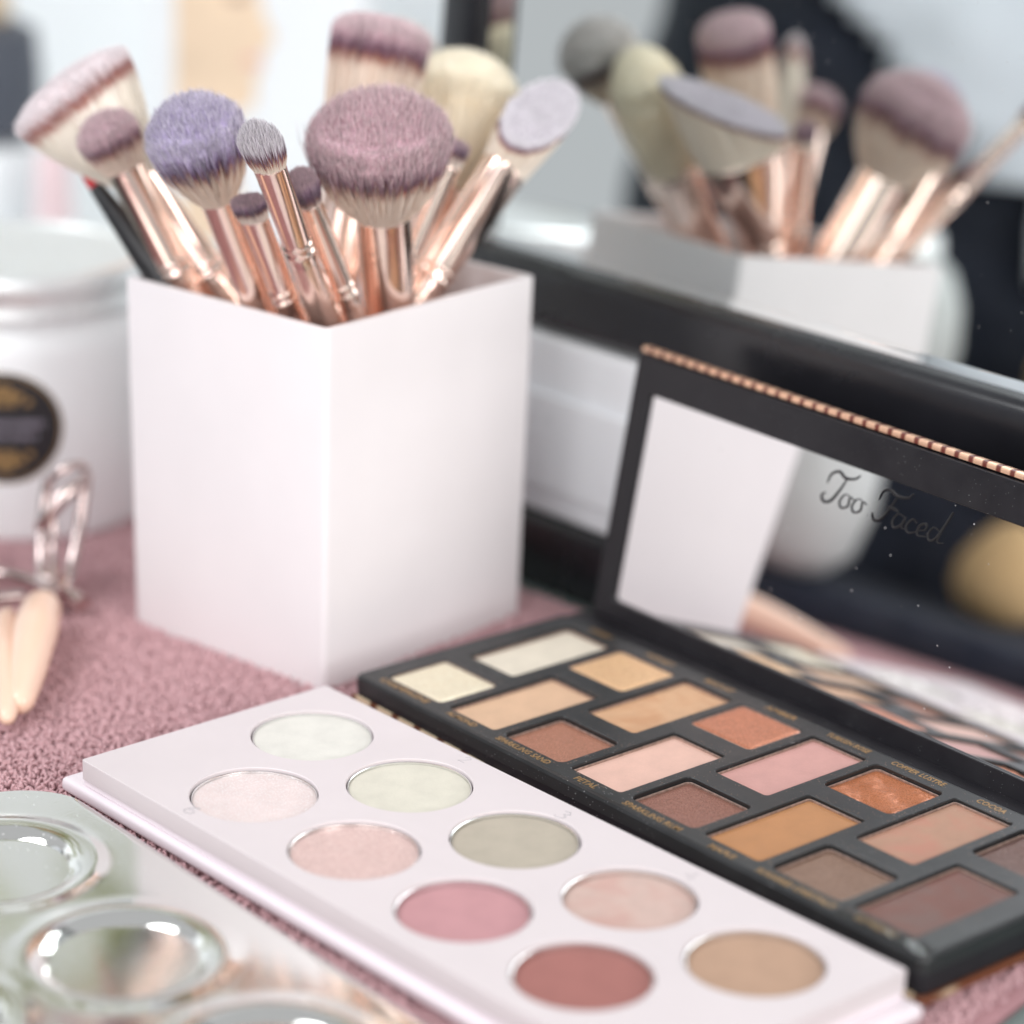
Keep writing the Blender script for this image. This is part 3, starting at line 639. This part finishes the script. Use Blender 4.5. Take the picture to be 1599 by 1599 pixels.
# lid
yw, tl = -.0195, .1806
LA = math.cos(yw) * A2 + math.sin(yw) * B2; LB = -math.sin(yw) * A2 + math.cos(yw) * B2
Lo = b0 + .0780 * B2 + vec(0, 0, TB); Lu = math.cos(tl) * ZZ + math.sin(tl) * LB; Ln = np.cross(LA, Lu)
lidm = blk.matrix_world.inverted() @ basis(Lo, LA, Lu, Ln)
def lidpart(name, me, mat, smooth=False):
    o = link(name, me, mat, blk, smooth=smooth); o.matrix_local = lidm; return o
a0, a1 = -.0170, .1765
mi = rrect(-.0104, .1700, .0035, .0612, .0012, 5)
lidpart('lid_frame', holed_slab('lid_frame', rrect(a0, a1, -.0100, .0712, .0012, 4), [mi], .0001, .0012, .0003, .0002), M_blackp)
mir = lidpart('lid_mirror', holed_slab('lid_mirror', rrect(-.0106, .1702, .0033, .0614, .0012, 5), [], -.0008, 0, .00005), M_mirror2)
lidpart('lid_back', holed_slab('lid_back', rrect(a0, a1, -.0100, .0715, .0012, 4), [], -.0030, -.0009, .0003), M_blackp)
lidpart('printed_lid_edge', box_me('e', a0 + .0002, a1, .0716, .0733, -.0026, .0006, .0005, 2), M_rope, smooth=40)
link('hinge_strip', box_me('hinge_strip', AX0 - .002, AX1, BY1 + .0003, .0772, .0045, .0125, .0012), M_blackp, blk, smooth=40)
# handwritten script on the mirror
def bez(pts, n=8):
    out = []
    P = [np.array(p, float) for p in pts]
    for i in range(len(P) - 1):
        a, b_, c, d = P[max(i - 1, 0)], P[i], P[i + 1], P[min(i + 2, len(P) - 1)]
        for k in range(n):
            t = k / n; out.append(.5 * (2 * b_ + (c - a) * t + (2 * a - 5 * b_ + 4 * c - d) * t * t + (3 * b_ - a - 3 * c + d) * t ** 3))
    out.append(P[-1]); return out
glyph = {
 'T': [[(.0, .55), (.05, .85), (.3, 1.0), (.6, .88), (.95, .95), (1.1, 1.1)], [(.68, .9), (.55, .5), (.35, .1), (.1, .0), (-.05, .15), (.05, .28)]],
 'o': [[(.35, .42), (.15, .4), (.05, .15), (.2, 0), (.4, .12), (.38, .38), (.55, .34)]],
 'F': [[(.0, .6), (.05, .88), (.3, 1.0), (.65, .9), (1.0, .95), (1.15, 1.12)], [(.65, .9), (.5, .45), (.3, .08), (.05, .0), (-.08, .18)], [(.35, .5), (.6, .52), (.85, .48)]],
 'a': [[(.42, .38), (.15, .42), (.03, .15), (.18, 0), (.38, .15), (.44, .4), (.42, .08), (.6, .08)]],
 'c': [[(.38, .33), (.2, .42), (.04, .18), (.18, 0), (.45, .1)]],
 'e': [[(.05, .15), (.32, .25), (.28, .42), (.08, .3), (.1, .03), (.42, .06)]],
 'd': [[(.38, .35), (.15, .4), (.04, .15), (.18, 0), (.38, .2), (.62, 1.0), (.42, .1), (.65, .06)]]}
M_ink = plain('black_script_ink', (.006, .006, .008, 1), .4)
me_all = bmesh.new(); x = .0560; S = .0086
for ch, adv in (('T', .62), ('o', .5), ('o', .9), ('F', .72), ('a', .52), ('c', .42), ('e', .42), ('d', .6)):
    for st in glyph[ch]:
        pts = [(x + (px + py * .18) * S, .0500 + py * S, .0002) for px, py in bez(st, 6)]
        n = len(pts); rr = [.00009 + .00024 * abs(math.sin(math.pi * i / n)) * (1.3 if ch in 'TF' else .7) for i in range(n)]
        tm = tube('t', pts, rr, 6, flat=1); me_all.from_mesh(tm)
    x += adv * S
ms = bpy.data.meshes.new('script'); me_all.to_mesh(ms); me_all.free()
for v in ms.vertices: v.co.z = .0002 + (v.co.z - .0002) * .3
lidpart('script_lettering', ms, M_ink)

# ------------------------------------------------------------------ big table mirror
az, dM, tM = .7445, .5364, -.0782
n2 = vec(math.cos(az) * math.cos(tM), math.sin(az) * math.cos(tM), math.sin(tM)); e2 = vec(math.sin(az), -math.cos(az), 0); u2 = np.cross(n2, e2)
if u2[2] < 0: u2 = -u2
Mo = dM * n2
tmir = empty('table_mirror', basis(Mo, e2, u2, -n2), 'large mirror in a thick black frame standing behind the palettes and holder', 'mirror')
XL, XR, YB, YT = -.6085, -.262, .1345, .40
link('mirror_glass', box_me('g', XL, XR, YB - .002, YT, -.003, 0), M_mirror, tmir)
fw = .019
def fbar(x0, x1, y0, y1): return link('frame_bar', box_me('frame_bar', x0, x1, y0, y1, -.010, .0085, .0035, 4), M_blackm, tmir, smooth=40)
fbar(XL - fw, XR + fw, YB - .0185, YB + .0005); fbar(XL - fw, XR + fw, YT, YT + fw); fbar(XL - fw, XL, YB + .001, YT - .0005); fbar(XR, XR + fw, YB + .001, YT - .0005)
def strip(x0, x1, y0, y1, vert):
    w = .0055
    if vert: vs = [(x0, y0, .0042), (x0 + w, y0, .0002), (x0 + w, y1, .0002), (x0, y1, .0042)]
    else: vs = [(x0, y0, .0005), (x1, y0, .0005), (x1, y0 + .0026, .0002), (x0, y0 + .0026, .0002)]
    b = [(a, c, -.0005) for a, c, d in vs]
    return link('bevelled_glass_edge', fix(mesh('strip', vs + b, [(0, 1, 2, 3), (7, 6, 5, 4), (0, 4, 5, 1), (1, 5, 6, 2), (2, 6, 7, 3), (3, 7, 4, 0)])), M_mirror, tmir)
strip(XL, XR, YB + .001, YT, True); strip(XL, XR, YB + .0006, 0, False)
# drawer base below the mirror
base_m = basis(e2 * 0 + vec(n2[0], n2[1], 0) / np.linalg.norm(n2[:2]) * .5345, e2, ZZ, -vec(n2[0], n2[1], 0) / np.linalg.norm(n2[:2]))
M_drawer = plain('pale_grey_drawer', (.90, .92, .95, 1), .3, noise_amt=.01, sc=20)
loc = tmir.matrix_world.inverted() @ base_m
def bpart(name, me, mat, smooth=False):
    o = link(name, me, mat, tmir, smooth=smooth); o.matrix_local = loc; return o
bpart('drawer_front', box_me('d', XL - .014, XR + .015, .0185, .0725, -.10, 0, .0015), M_drawer)
bpart('drawer_panel', box_me('d', XL - .006, XR + .005, .0270, .0560, .0003, .0022, .0009), M_drawer)
bpart('plinth', box_me('p', XL - .016, XR + .016, -.0044, .0182, -.10, .0025, .0025, 3), M_blackm, smooth=40)

# ------------------------------------------------------------------ white jar with black round label
jar = empty('cosmetic_jar', Matrix.Translation(V3((-.152, .824, 0))), 'white screw top jar with a silver lid and round black and gold label', 'jar')
M_jar = plain('glossy_white_jar', (.95, .97, .98, 1), .35, noise_amt=.01)
M_alu = plain('brushed_aluminium_lid', (.88, .90, .90, 1), .42, metal=.75, noise_amt=.02)
RJ = .0385
link('jar_body', lathe('jar_body', [(RJ - .003, .0008), (RJ - .0008, .0022), (RJ, .005), (RJ, .058), (RJ - .0005, .063), (RJ - .0025, .0665), (RJ - .004, .068), (RJ - .004, .0705)], 72), M_jar, jar, smooth=40)
link('screw_lid', lathe('screw_lid', [(RJ - .0008, .0695), (RJ, .0698), (RJ + .0002, .0705), (RJ - .0002, .0715), (RJ - .0002, .0765), (RJ + .0002, .0775), (RJ + .0002, .0800), (RJ - .0004, .0822), (RJ - .0022, .0832), (RJ - .0034, .0828), (RJ - .0042, .0818), (.001, .0816)], 72), M_alu, jar, smooth=40)
def bent_disc(name, cx, cz, rx, rz, mat, parent, off, n=40, rings=6, ring_in=0.0, tilt=0):
    vs, fs = [], []
    for j in range(rings + 1):
        t = ring_in + (1 - ring_in) * j / rings
        for i in range(n):
            a = 2 * math.pi * i / n; dx, dz = rx * t * math.cos(a), rz * t * math.sin(a)
            u, v = dx * math.cos(tilt) - dz * math.sin(tilt), dx * math.sin(tilt) + dz * math.cos(tilt)
            th = (cx + u) / RJ; vs.append(((RJ + off) * math.sin(th), -(RJ + off) * math.cos(th), cz + v))
    for j in range(rings):
        for i in range(n): a, b = j * n + i, j * n + (i + 1) % n; fs.append((a, b, b + n, a + n))
    return link(name, mesh(name, vs, fs), mat, parent, smooth=60)
M_label = plain('black_label_paper', (.018, .017, .020, 1), .45)
M_lgold = plain('gold_label_foil', (.30, .19, .08, 1), .4, metal=.3, noise_amt=.35, sc=700)
M_lilac = plain('lilac_print', (.42, .38, .47, 1), .6)
lab = bent_disc('label', .0010, .0375, .0172, .0172, M_label, jar, .0002)
bent_disc('label_border', .0010, .0375, .0168, .0168, M_lgold, lab, .0003, rings=1, ring_in=.955)
for sgn in (1, -1):
    for dx, w, h, dz in ((0, .0030, .0022, .0112), (-.0040, .0020, .0014, .0098), (.0040, .0020, .0014, .0098), (-.0072, .0014, .0010, .0080), (.0072, .0014, .0010, .0080), (-.0022, .0012, .0020, .0085), (.0022, .0012, .0020, .0085), (0, .0010, .0010, .0076)):
        bent_disc('label_ornament', .0010 + dx, .0375 + sgn * dz, w, h, M_lgold, lab, .00035, n=14, rings=1, tilt=sgn * dx * 120)
rl_ = random.Random(4)
for row, wdt in ((.0014, .0240), (-.0024, .0200)):
    x = .0010 - wdt / 2
    while x < .0010 + wdt / 2:
        w = rl_.uniform(.0004, .0009); bent_disc('label_lettering', x, .0375 + row, w * .5, .0013 if row > 0 else .0010, M_lilac, lab, .00035, n=8, rings=1, ring_in=.35); x += w + .0006

# ------------------------------------------------------------------ eyelash curler
cur = empty('eyelash_curler', Matrix.Translation(V3((-.128, .728, .004))), 'rose metal eyelash curler with peach handles lying in front of the jar', 'eyelash curler')
inv = cur.matrix_world.inverted()
M_peach = plain('glossy_peach_plastic', (.86, .60, .46, 1), .22, noise_amt=.02, sc=30)
M_rmetal = plain('pale_rose_steel', (.66, .54, .52, 1), .16, metal=1.0, noise_amt=.04)
def cpart(name, me, mat, sm=40):
    o = link(name, me, mat, cur, smooth=sm); o.matrix_parent_inverse = inv; return o
def crv(pts, n=6): return [tuple(p) for p in bez(pts, n)]
def tubew(name, pts, rads, mat, n=10, flat=1.0):
    P = crv(pts); m = len(P); rr = [float(np.interp(i / (m - 1), np.linspace(0, 1, len(rads)), rads)) for i in range(m)]
    return cpart(name, tube(name, P, rr, n, flat=flat), mat)
tubew('handle', [(-.1272, .717, .0105), (-.1272, .706, .0115), (-.1262, .690, .0115), (-.1246, .668, .0095), (-.1235, .652, .0075), (-.1234, .6485, .0072)], [.0016, .0054, .0062, .0052, .0036, .0008], M_peach, 20)
tubew('handle', [(-.1370, .712, .0080), (-.1362, .700, .0095), (-.1320, .675, .0100), (-.1275, .655, .0080), (-.1258, .645, .0064), (-.1254, .642, .0060)], [.0014, .0034, .0040, .0034, .0026, .0007], M_peach, 20)
tubew('finger_loop', [(-.1275, .729, .008), (-.136, .738, .0075), (-.147, .744, .007), (-.160, .742, .0065), (-.168, .733, .0065), (-.160, .722, .0065), (-.148, .722, .007), (-.136, .726, .0075)], [.0018] * 3, M_rmetal)
tubew('clamp_arm', [(-.1290, .728, .008), (-.1325, .738, .0105), (-.1338, .746, .018), (-.1335, .751, .027), (-.1325, .752, .033)], [.0020, .0017, .0015], M_rmetal)
tubew('clamp_arm', [(-.1258, .728, .008), (-.1245, .738, .0110), (-.1232, .746, .020), (-.1222, .751, .030), (-.1215, .752, .0355)], [.0020, .0017, .0015], M_rmetal)
tubew('curved_jaw', [(-.1345, .748, .0200), (-.1325, .746, .0235), (-.1285, .747, .0290), (-.1240, .750, .0325), (-.1212, .752, .0335)], [.0018, .0025, .0018], M_rmetal)
tubew('curved_jaw', [(-.1335, .753, .0315), (-.1310, .751, .0345), (-.1275, .751, .0370), (-.1240, .753, .0375), (-.1215, .754, .0360)], [.0010, .0014, .0010], M_rmetal)
tubew('slide_rod', [(-.1275, .722, .0095), (-.1280, .732, .0105), (-.1300, .742, .0150), (-.1305, .747, .0230)], [.0016, .0013, .0011], M_rmetal)
tubew('pivot_screw', [(-.1238, .7300, .0070), (-.1190, .7245, .0062)], [.0023, .0023], M_rmetal, 16)
tubew('pivot_screw', [(-.1310, .7330, .0098), (-.1272, .7310, .0098)], [.0021, .0021], M_rmetal, 16)
tubew('pivot_screw', [(-.1295, .7245, .0082), (-.1262, .7235, .0082)], [.0018, .0018], M_rmetal, 16)

# ------------------------------------------------------------------ polished steel mixing tray with round wells
def steel_mat():
    m = Mat('scratched_polished_steel')
    co = m.coords((260, 12, 1)); sc = m.noise(9, 5, .7, vecs=co)
    vo = m.node('ShaderNodeTexVoronoi'); vo.inputs['Scale'].default_value = 900; m.link(m.coords(), vo.inputs['Vector'])
    pick = m.node('ShaderNodeSeparateColor'); m.link(vo.outputs['Color'], pick.inputs[0])
    sp = m.ramp(vo.outputs['Distance'], [(0, lv(1)), (.13, lv(1)), (.22, lv(0))]); pk = m.ramp(pick.outputs[0], [(.80, lv(0)), (.83, lv(1))])
    patch = m.ramp(m.noise(38, 3), [(.45, lv(0)), (.62, lv(1))])
    f = m.mix(1, m.mix(1, sp, pk, 'MULTIPLY'), patch, 'MULTIPLY')
    m.set(Base_Color=m.mix(f, (.76, .755, .73, 1), (.9, .9, .9, 1)), Metallic=m.mix(f, lv(1), lv(0)), Roughness=m.ramp(m.noise(50, 4), [(.3, lv(.02)), (.75, lv(.07))]))
    m.bump(sc, .045, .0002); return m.m
M_steel = steel_mat()
SA, SB = vec(.647, -.762, 0), vec(-.762, -.647, 0)
tray = empty('mixing_tray', basis(vec(-.1020, .5975, .0012), SA, -SB, ZZ), 'polished steel makeup mixing tray with round wells in the near left corner', 'mixing tray')
def steel_tray():
    s0, s1, t0, t1, R = -.012, .205, -.0005, .112, .020
    ns, nt = 230, 130; vs, fs = [], []
    wells = [(.0217 + .0527 * i, .0322 + .0490 * j) for i in range(4) for j in range(2)]
    for i in range(ns + 1):
        for j in range(nt + 1):
            s = s0 + (s1 - s0) * i / ns; t = t0 + (t1 - t0) * j / nt
            cs = min(max(s, s0 + R), s1 - R); ct = min(max(t, t0 + R), t1 - R); dx, dy = s - cs, t - ct; d = math.hypot(dx, dy)
            if dx and dy and d > R: s, t = cs + dx / d * R, ct + dy / d * R
            z = .0062
            for (a, b) in wells:
                q = math.hypot(s - a, t - b) / .0190
                if q < 1.5:
                    k = min(1, max(0, (1.03 - q) / .50)); k = k * k * (3 - 2 * k)
                    z += -.0054 * k - .0004 * math.cos(min(q, .55) / .55 * math.pi * .5) + .0004 * math.exp(-((q - 1.14) / .12) ** 2)
            e = min(s - s0, s1 - s, t - t0, t1 - t); 
            if e < .0015: z -= .0006 * (1 - e / .0015) ** 2
            vs.append((s, -t, z))
    for i in range(ns):
        for j in range(nt): a = i * (nt + 1) + j; fs.append((a, a + 1, a + nt + 2, a + nt + 1))
    edge = [i * (nt + 1) for i in range(ns + 1)] + [ns * (nt + 1) + j for j in range(1, nt + 1)] + [i * (nt + 1) + nt for i in range(ns - 1, -1, -1)] + [j for j in range(nt - 1, 0, -1)]
    k = len(vs); vs += [(vs[i][0], vs[i][1], vs[i][2] - .0012) for i in edge]; n = len(edge)
    for i in range(n): fs.append((edge[i], k + i, k + (i + 1) % n, edge[(i + 1) % n]))
    fs.append(tuple(k + i for i in range(n)))
    return fix(mesh('steel_sheet', vs, fs))
link('pressed_sheet', steel_tray(), M_steel, tray, smooth=50)

# ------------------------------------------------------------------ things along the back
def thing_mesh(name, me, mat, label, cat, loc=(0, 0, 0), smooth=False, rot=0, group=None):
    o = link(name, me, mat, smooth=smooth, world_mat=Matrix.Translation(V3(loc)) @ Matrix.Rotation(rot, 4, 'Z')); return tag(o, label, cat, group)
M_cap = plain('slate_plastic', (.075, .085, .11, 1), .4); M_white = plain('white_plastic', (.86, .89, .91, 1), .4, noise_amt=.01); M_tan = plain('tan_label', (.74, .58, .40, 1), .5)
bt = empty('lotion_bottle', Matrix.Translation(V3((-.214, 1.10, 0))), 'white bottle with a big dark slate cap, far left behind the fan brush', 'bottle')
link('bottle_body', lathe('b', [(.019, 0), (.022, .002), (.022, .052), (.018, .058), (.010, .0600)], 32), M_white, bt, smooth=40)
link('cap', lathe('c', [(.0165, .0605), (.0205, .064), (.0215, .085), (.0200, .103), (.013, .1065)], 32), M_cap, bt, smooth=40)
link('cap_top', lathe('c', [(.009, .1068), (.010, .108), (.010, .118), (.008, .1195)], 24), M_tan, bt, smooth=40)
M_pinkp = plain('pale_pink_plastic', (.86, .66, .68, 1), .35); M_teal = plain('pale_teal_glass', (.52, .66, .68, 1), .25)
pb = empty('nail_polish_bottle', Matrix.Translation(V3((-.182, 1.06, 0))), 'small bottle with a pale pink cap and bluish body, blurred below the fan brush', 'bottle')
link('bottle_body', lathe('b', [(.011, 0), (.0125, .002), (.0125, .026), (.006, .031)], 28), M_teal, pb, smooth=40)
link('cap', lathe('c', [(.0072, .0315), (.0078, .033), (.0062, .062), (.0045, .0635)], 24), M_pinkp, pb, smooth=40)
M_box = plain('white_carton', (.86, .88, .90, 1), .5, noise_amt=.01); M_skin = plain('peach_print', (.85, .65, .47, 1), .5, noise_amt=.12, sc=30); M_lips = plain('rose_print', (.80, .45, .40, 1), .5); M_eye = plain('brown_print', (.36, .22, .16, 1), .5)
card = empty('carton', basis(vec(-.118, 1.10, 0), vec(1, 0, 0), vec(0, 1, 0), ZZ), 'tall white carton printed with a peach coloured face, behind the lavender brush', 'carton')
link('box_panel', box_me('b', -.032, .055, 0, .03, 0, .19, .001), M_box, card)
face = [(-.019, .02), (-.020, .045), (-.0215, .075), (-.021, .10), (-.020, .14), (-.012, .160), (.004, .163), (.014, .150), (.0155, .128), (.0125, .119), (.0150, .110), (.0185, .102), (.0135, .097), (.0140, .091), (.0110, .086), (.0105, .076), (.002, .070), (.003, .045), (.008, .02)]
def flat_poly(name, pts, y, mat, parent, cx=0, cz=0):
    pts = [p[:2] for p in bez([(a, b, 0) for a, b in pts + [pts[0]]], 4)][:-1]
    n = len(pts); vs = [(p[0] + cx, y, p[1] + cz) for p in pts] + [(p[0] + cx, y + .0002, p[1] + cz) for p in pts]
    t = tessellate_polygon([[V3((p[0], p[1], 0)) for p in pts]]); fs = [tuple(q) for q in t]
    return link(name, mesh(name, vs, fs), mat, parent)
fc = flat_poly('face_print', face, -.0004, M_skin, card)
flat_poly('lip_print', [(.006, .094), (.010, .0955), (.0135, .094), (.0105, .0915), (.0065, .092)], -.0006, M_lips, fc)
flat_poly('eye_print', [(-.001, .118), (.003, .1205), (.008, .119), (.003, .1165)], -.0006, M_eye, fc)
cb2 = thing_mesh('storage_box', box_me('b', -.06, .06, -.02, .02, 0, .16, .002), M_white, 'plain white box standing beyond the holder, right of the peach face carton', 'box', (.045, 1.18, 0))
# round white pot, seen only in the mirrors
pot = empty('round_pot', Matrix.Translation(V3((-.240, .676, .0185))), 'rounded white pot that shows beside the holder in the mirror', 'pot')
M_pot = plain('shaded_white_glaze', (.52, .55, .54, 1), .4)  # white glaze greyed to stand in for its backlit shade
link('pot_body', lathe('p', [(.010, 0), (.018, .003), (.0255, .012), (.0280, .030), (.0265, .046), (.0215, .058), (.015, .064)], 48), M_pot, pot, smooth=60)
link('pot_lid', lathe('p', [(.0145, .0642), (.0155, .0655), (.0140, .072), (.002, .0735)], 32), M_alu, pot, smooth=40)
POUCH = 1
# navy jacket and white cloth added off frame as stand-ins for the mirror reflections
M_navy = plain('navy_cloth', (.010, .014, .026, 1), .85, noise_amt=.25, sc=30, bump=.3, bsc=600); M_wcloth = plain('white_cloth', (.80, .86, .93, 1), .9, noise_amt=.02, bump=.3, bsc=500)
def mound(name, x0, x1, y0, y1, zt, off, rngseed, yspan=None, clip=None, n=60):
    """folded cloth heap: superellipsoid dome over the rectangle, with fold ripples"""
    vs, fs, idx = [], [], {}
    cx, cy, rx, ry = (x0 + x1) / 2, (y0 + y1) / 2, (x1 - x0) / 2 + off, (y1 - y0) / 2 + off
    for j in range(n + 1):
        for i in range(2 * n):
            a = 2 * math.pi * i / (2 * n); b = math.pi / 2 * j / n
            f = lambda v, e: math.copysign(abs(v) ** e, v)
            x = cx + rx * f(math.cos(a), .55) * f(math.cos(b), .35); y = cy + ry * f(math.sin(a), .55) * f(math.cos(b), .35); z = (zt + off) * f(math.sin(b), .6)
            w = .004 * math.sin(y * 95 + z * 45 + rngseed) + .003 * math.sin(z * 120 - y * 60 + rngseed * 2)
            vs.append((x + w, y + w * .5, z + w * .4))
    for j in range(n):
        for i in range(2 * n):
            q = (j * 2 * n + i, j * 2 * n + (i + 1) % (2 * n), (j + 1) * 2 * n + (i + 1) % (2 * n), (j + 1) * 2 * n + i)
            if clip:
                c = np.mean([vs[k] for k in q], axis=0)
                if not clip(c): continue
            fs.append(q)
    me = mesh(name, vs, fs); bm = bmesh.new(); bm.from_mesh(me)
    bmesh.ops.delete(bm, geom=[v for v in bm.verts if not v.link_faces], context='VERTS'); bm.to_mesh(me); bm.free(); return fix(me)
jk = thing_mesh('added_jacket', mound('j', -.62, -.345, .44, .79, .27, 0, 1), M_navy, 'folded navy jacket added beyond the left edge as a stand-in for the dark mirror reflection', 'jacket', (0, 0, -.004), 60)
wt_ = mound('w', -.62, -.345, .44, .79, .27, .006, 1, clip=lambda c: c[1] < .712 and c[2] > .104 + (c[1] - .630) * .85)
o = thing_mesh('added_drape', wt_, M_wcloth, 'white cloth added over the folded navy jacket for the pale band in the mirror', 'cloth', (0, 0, -.004), 60)
sol = o.modifiers.new('thick', 'SOLIDIFY'); sol.thickness = .004; sol.offset = 1
M_spg = plain('tan_sponge', (.58, .40, .20, 1), .9, bump=.4, bsc=900)
thing_mesh('added_sponge', lathe('s', [(.003, 0), (.014, .003), (.019, .011), (.019, .020), (.0145, .030), (.008, .038), (.001, .041)], 32), M_spg, 'tan teardrop sponge added out of view on the navy pouch, mirrored as a golden blur', 'sponge', (-.300, .592, .0186), 60)  # added stand-in for the golden blur in the lid mirror
# plant added out of view to put green into the tray reflections
M_leaf = plain('olive_leaf', (.24, .26, .05, 1), .5, noise_amt=.3, sc=30)
hp_ = empty('added_plant', Matrix.Translation(V3((-.40, 1.20, .68))), 'trailing green plant in a peach pot, added out of view for green tray reflections', 'plant')
link('pot', lathe('pot', [(.05, -.06), (.07, 0), (.075, .06), (.072, .06), (.066, 0)], 32), M_peach, hp_, smooth=40)
def foliage():
    vs, fs = [], []; r = random.Random(3)
    for k in range(420):
        a = r.uniform(0, 6.28); d = r.uniform(.02, .30); x, y, z = d * math.cos(a) * 1.15, -abs(d * math.sin(a)) * .6, .10 - r.uniform(0, .48) * (d / .3 + .3)
        if z < -.42: continue
        t = V3((r.gauss(0, 1), r.gauss(0, 1), r.gauss(-.5, .6))).normalized(); s = t.orthogonal().normalized(); nn = t.cross(s); L = r.uniform(.03, .055); b = len(vs)
        for u, w, h in ((0, 0, 0), (.35, .3, .06), (.35, -.3, .06), (.75, .24, 0), (.75, -.24, 0), (1, 0, -.1)): vs.append(V3((x, y, z)) + t * L * u + s * L * w + nn * L * h)
        fs += [(b, b + 1, b + 2), (b + 1, b + 3, b + 4, b + 2), (b + 3, b + 5, b + 4)]
    return mesh('leaves', vs, fs)
o = link('foliage', foliage(), M_leaf, hp_); o['kind'] = 'stuff'

# peach cloth added above the frame to warm the steel tray's reflections
M_drape = plain('peach_cloth', (.80, .50, .34, 1), .85, noise_amt=.06, bump=.2, bsc=300)
vs, fs = [], []
for i in range(61):
    for j in range(13):
        x = -.10 + .38 * i / 60; z = .24 + .50 * j / 12
        for k in (0,): vs.append((x, 1.320 + .012 * math.sin(x * 105) + .004 * math.sin(x * 57 + z * 9), z + .006 * math.sin(x * 40) * (j == 0)))
for i in range(60):
    for j in range(12): a = i * 13 + j; fs.append((a, a + 13, a + 14, a + 1))
o = thing_mesh('added_cloth', mesh('hc', vs, fs), M_drape, 'pleated peach cloth added out of view on the wall to warm the tray reflections', 'cloth', smooth=60)
sol = o.modifiers.new('thick', 'SOLIDIFY'); sol.thickness = .003; sol.offset = 1
M_rail = plain('added_rail_green', (.03, .06, .05, 1), .4)
thing_mesh('added_rail', box_me('rail', -.30, .30, 1.338, 1.3515, .760, .785, .002), M_rail, 'dark green rail added out of view to carry the added peach cloth', 'rail')  # added together with the cloth, out of view

thing_mesh('added_pouch', box_me('fp', -.090, .022, -.155, .060, 0, .0175, .006, 4), M_navy, 'flat navy pouch added under the round pot for a dark lid mirror reflection', 'pouch', (-.245, .680, .0008), 40)  # added to keep the lid mirror dark below the pot

thing_mesh('added_rail', box_me('rail', -.60, .60, 1.338, 1.3515, .222, .234, .002), M_rail, 'slim dark green rail added out of view for dark lines in the tray reflections', 'rail')  # added out of view to draw dark lines in the tray wells
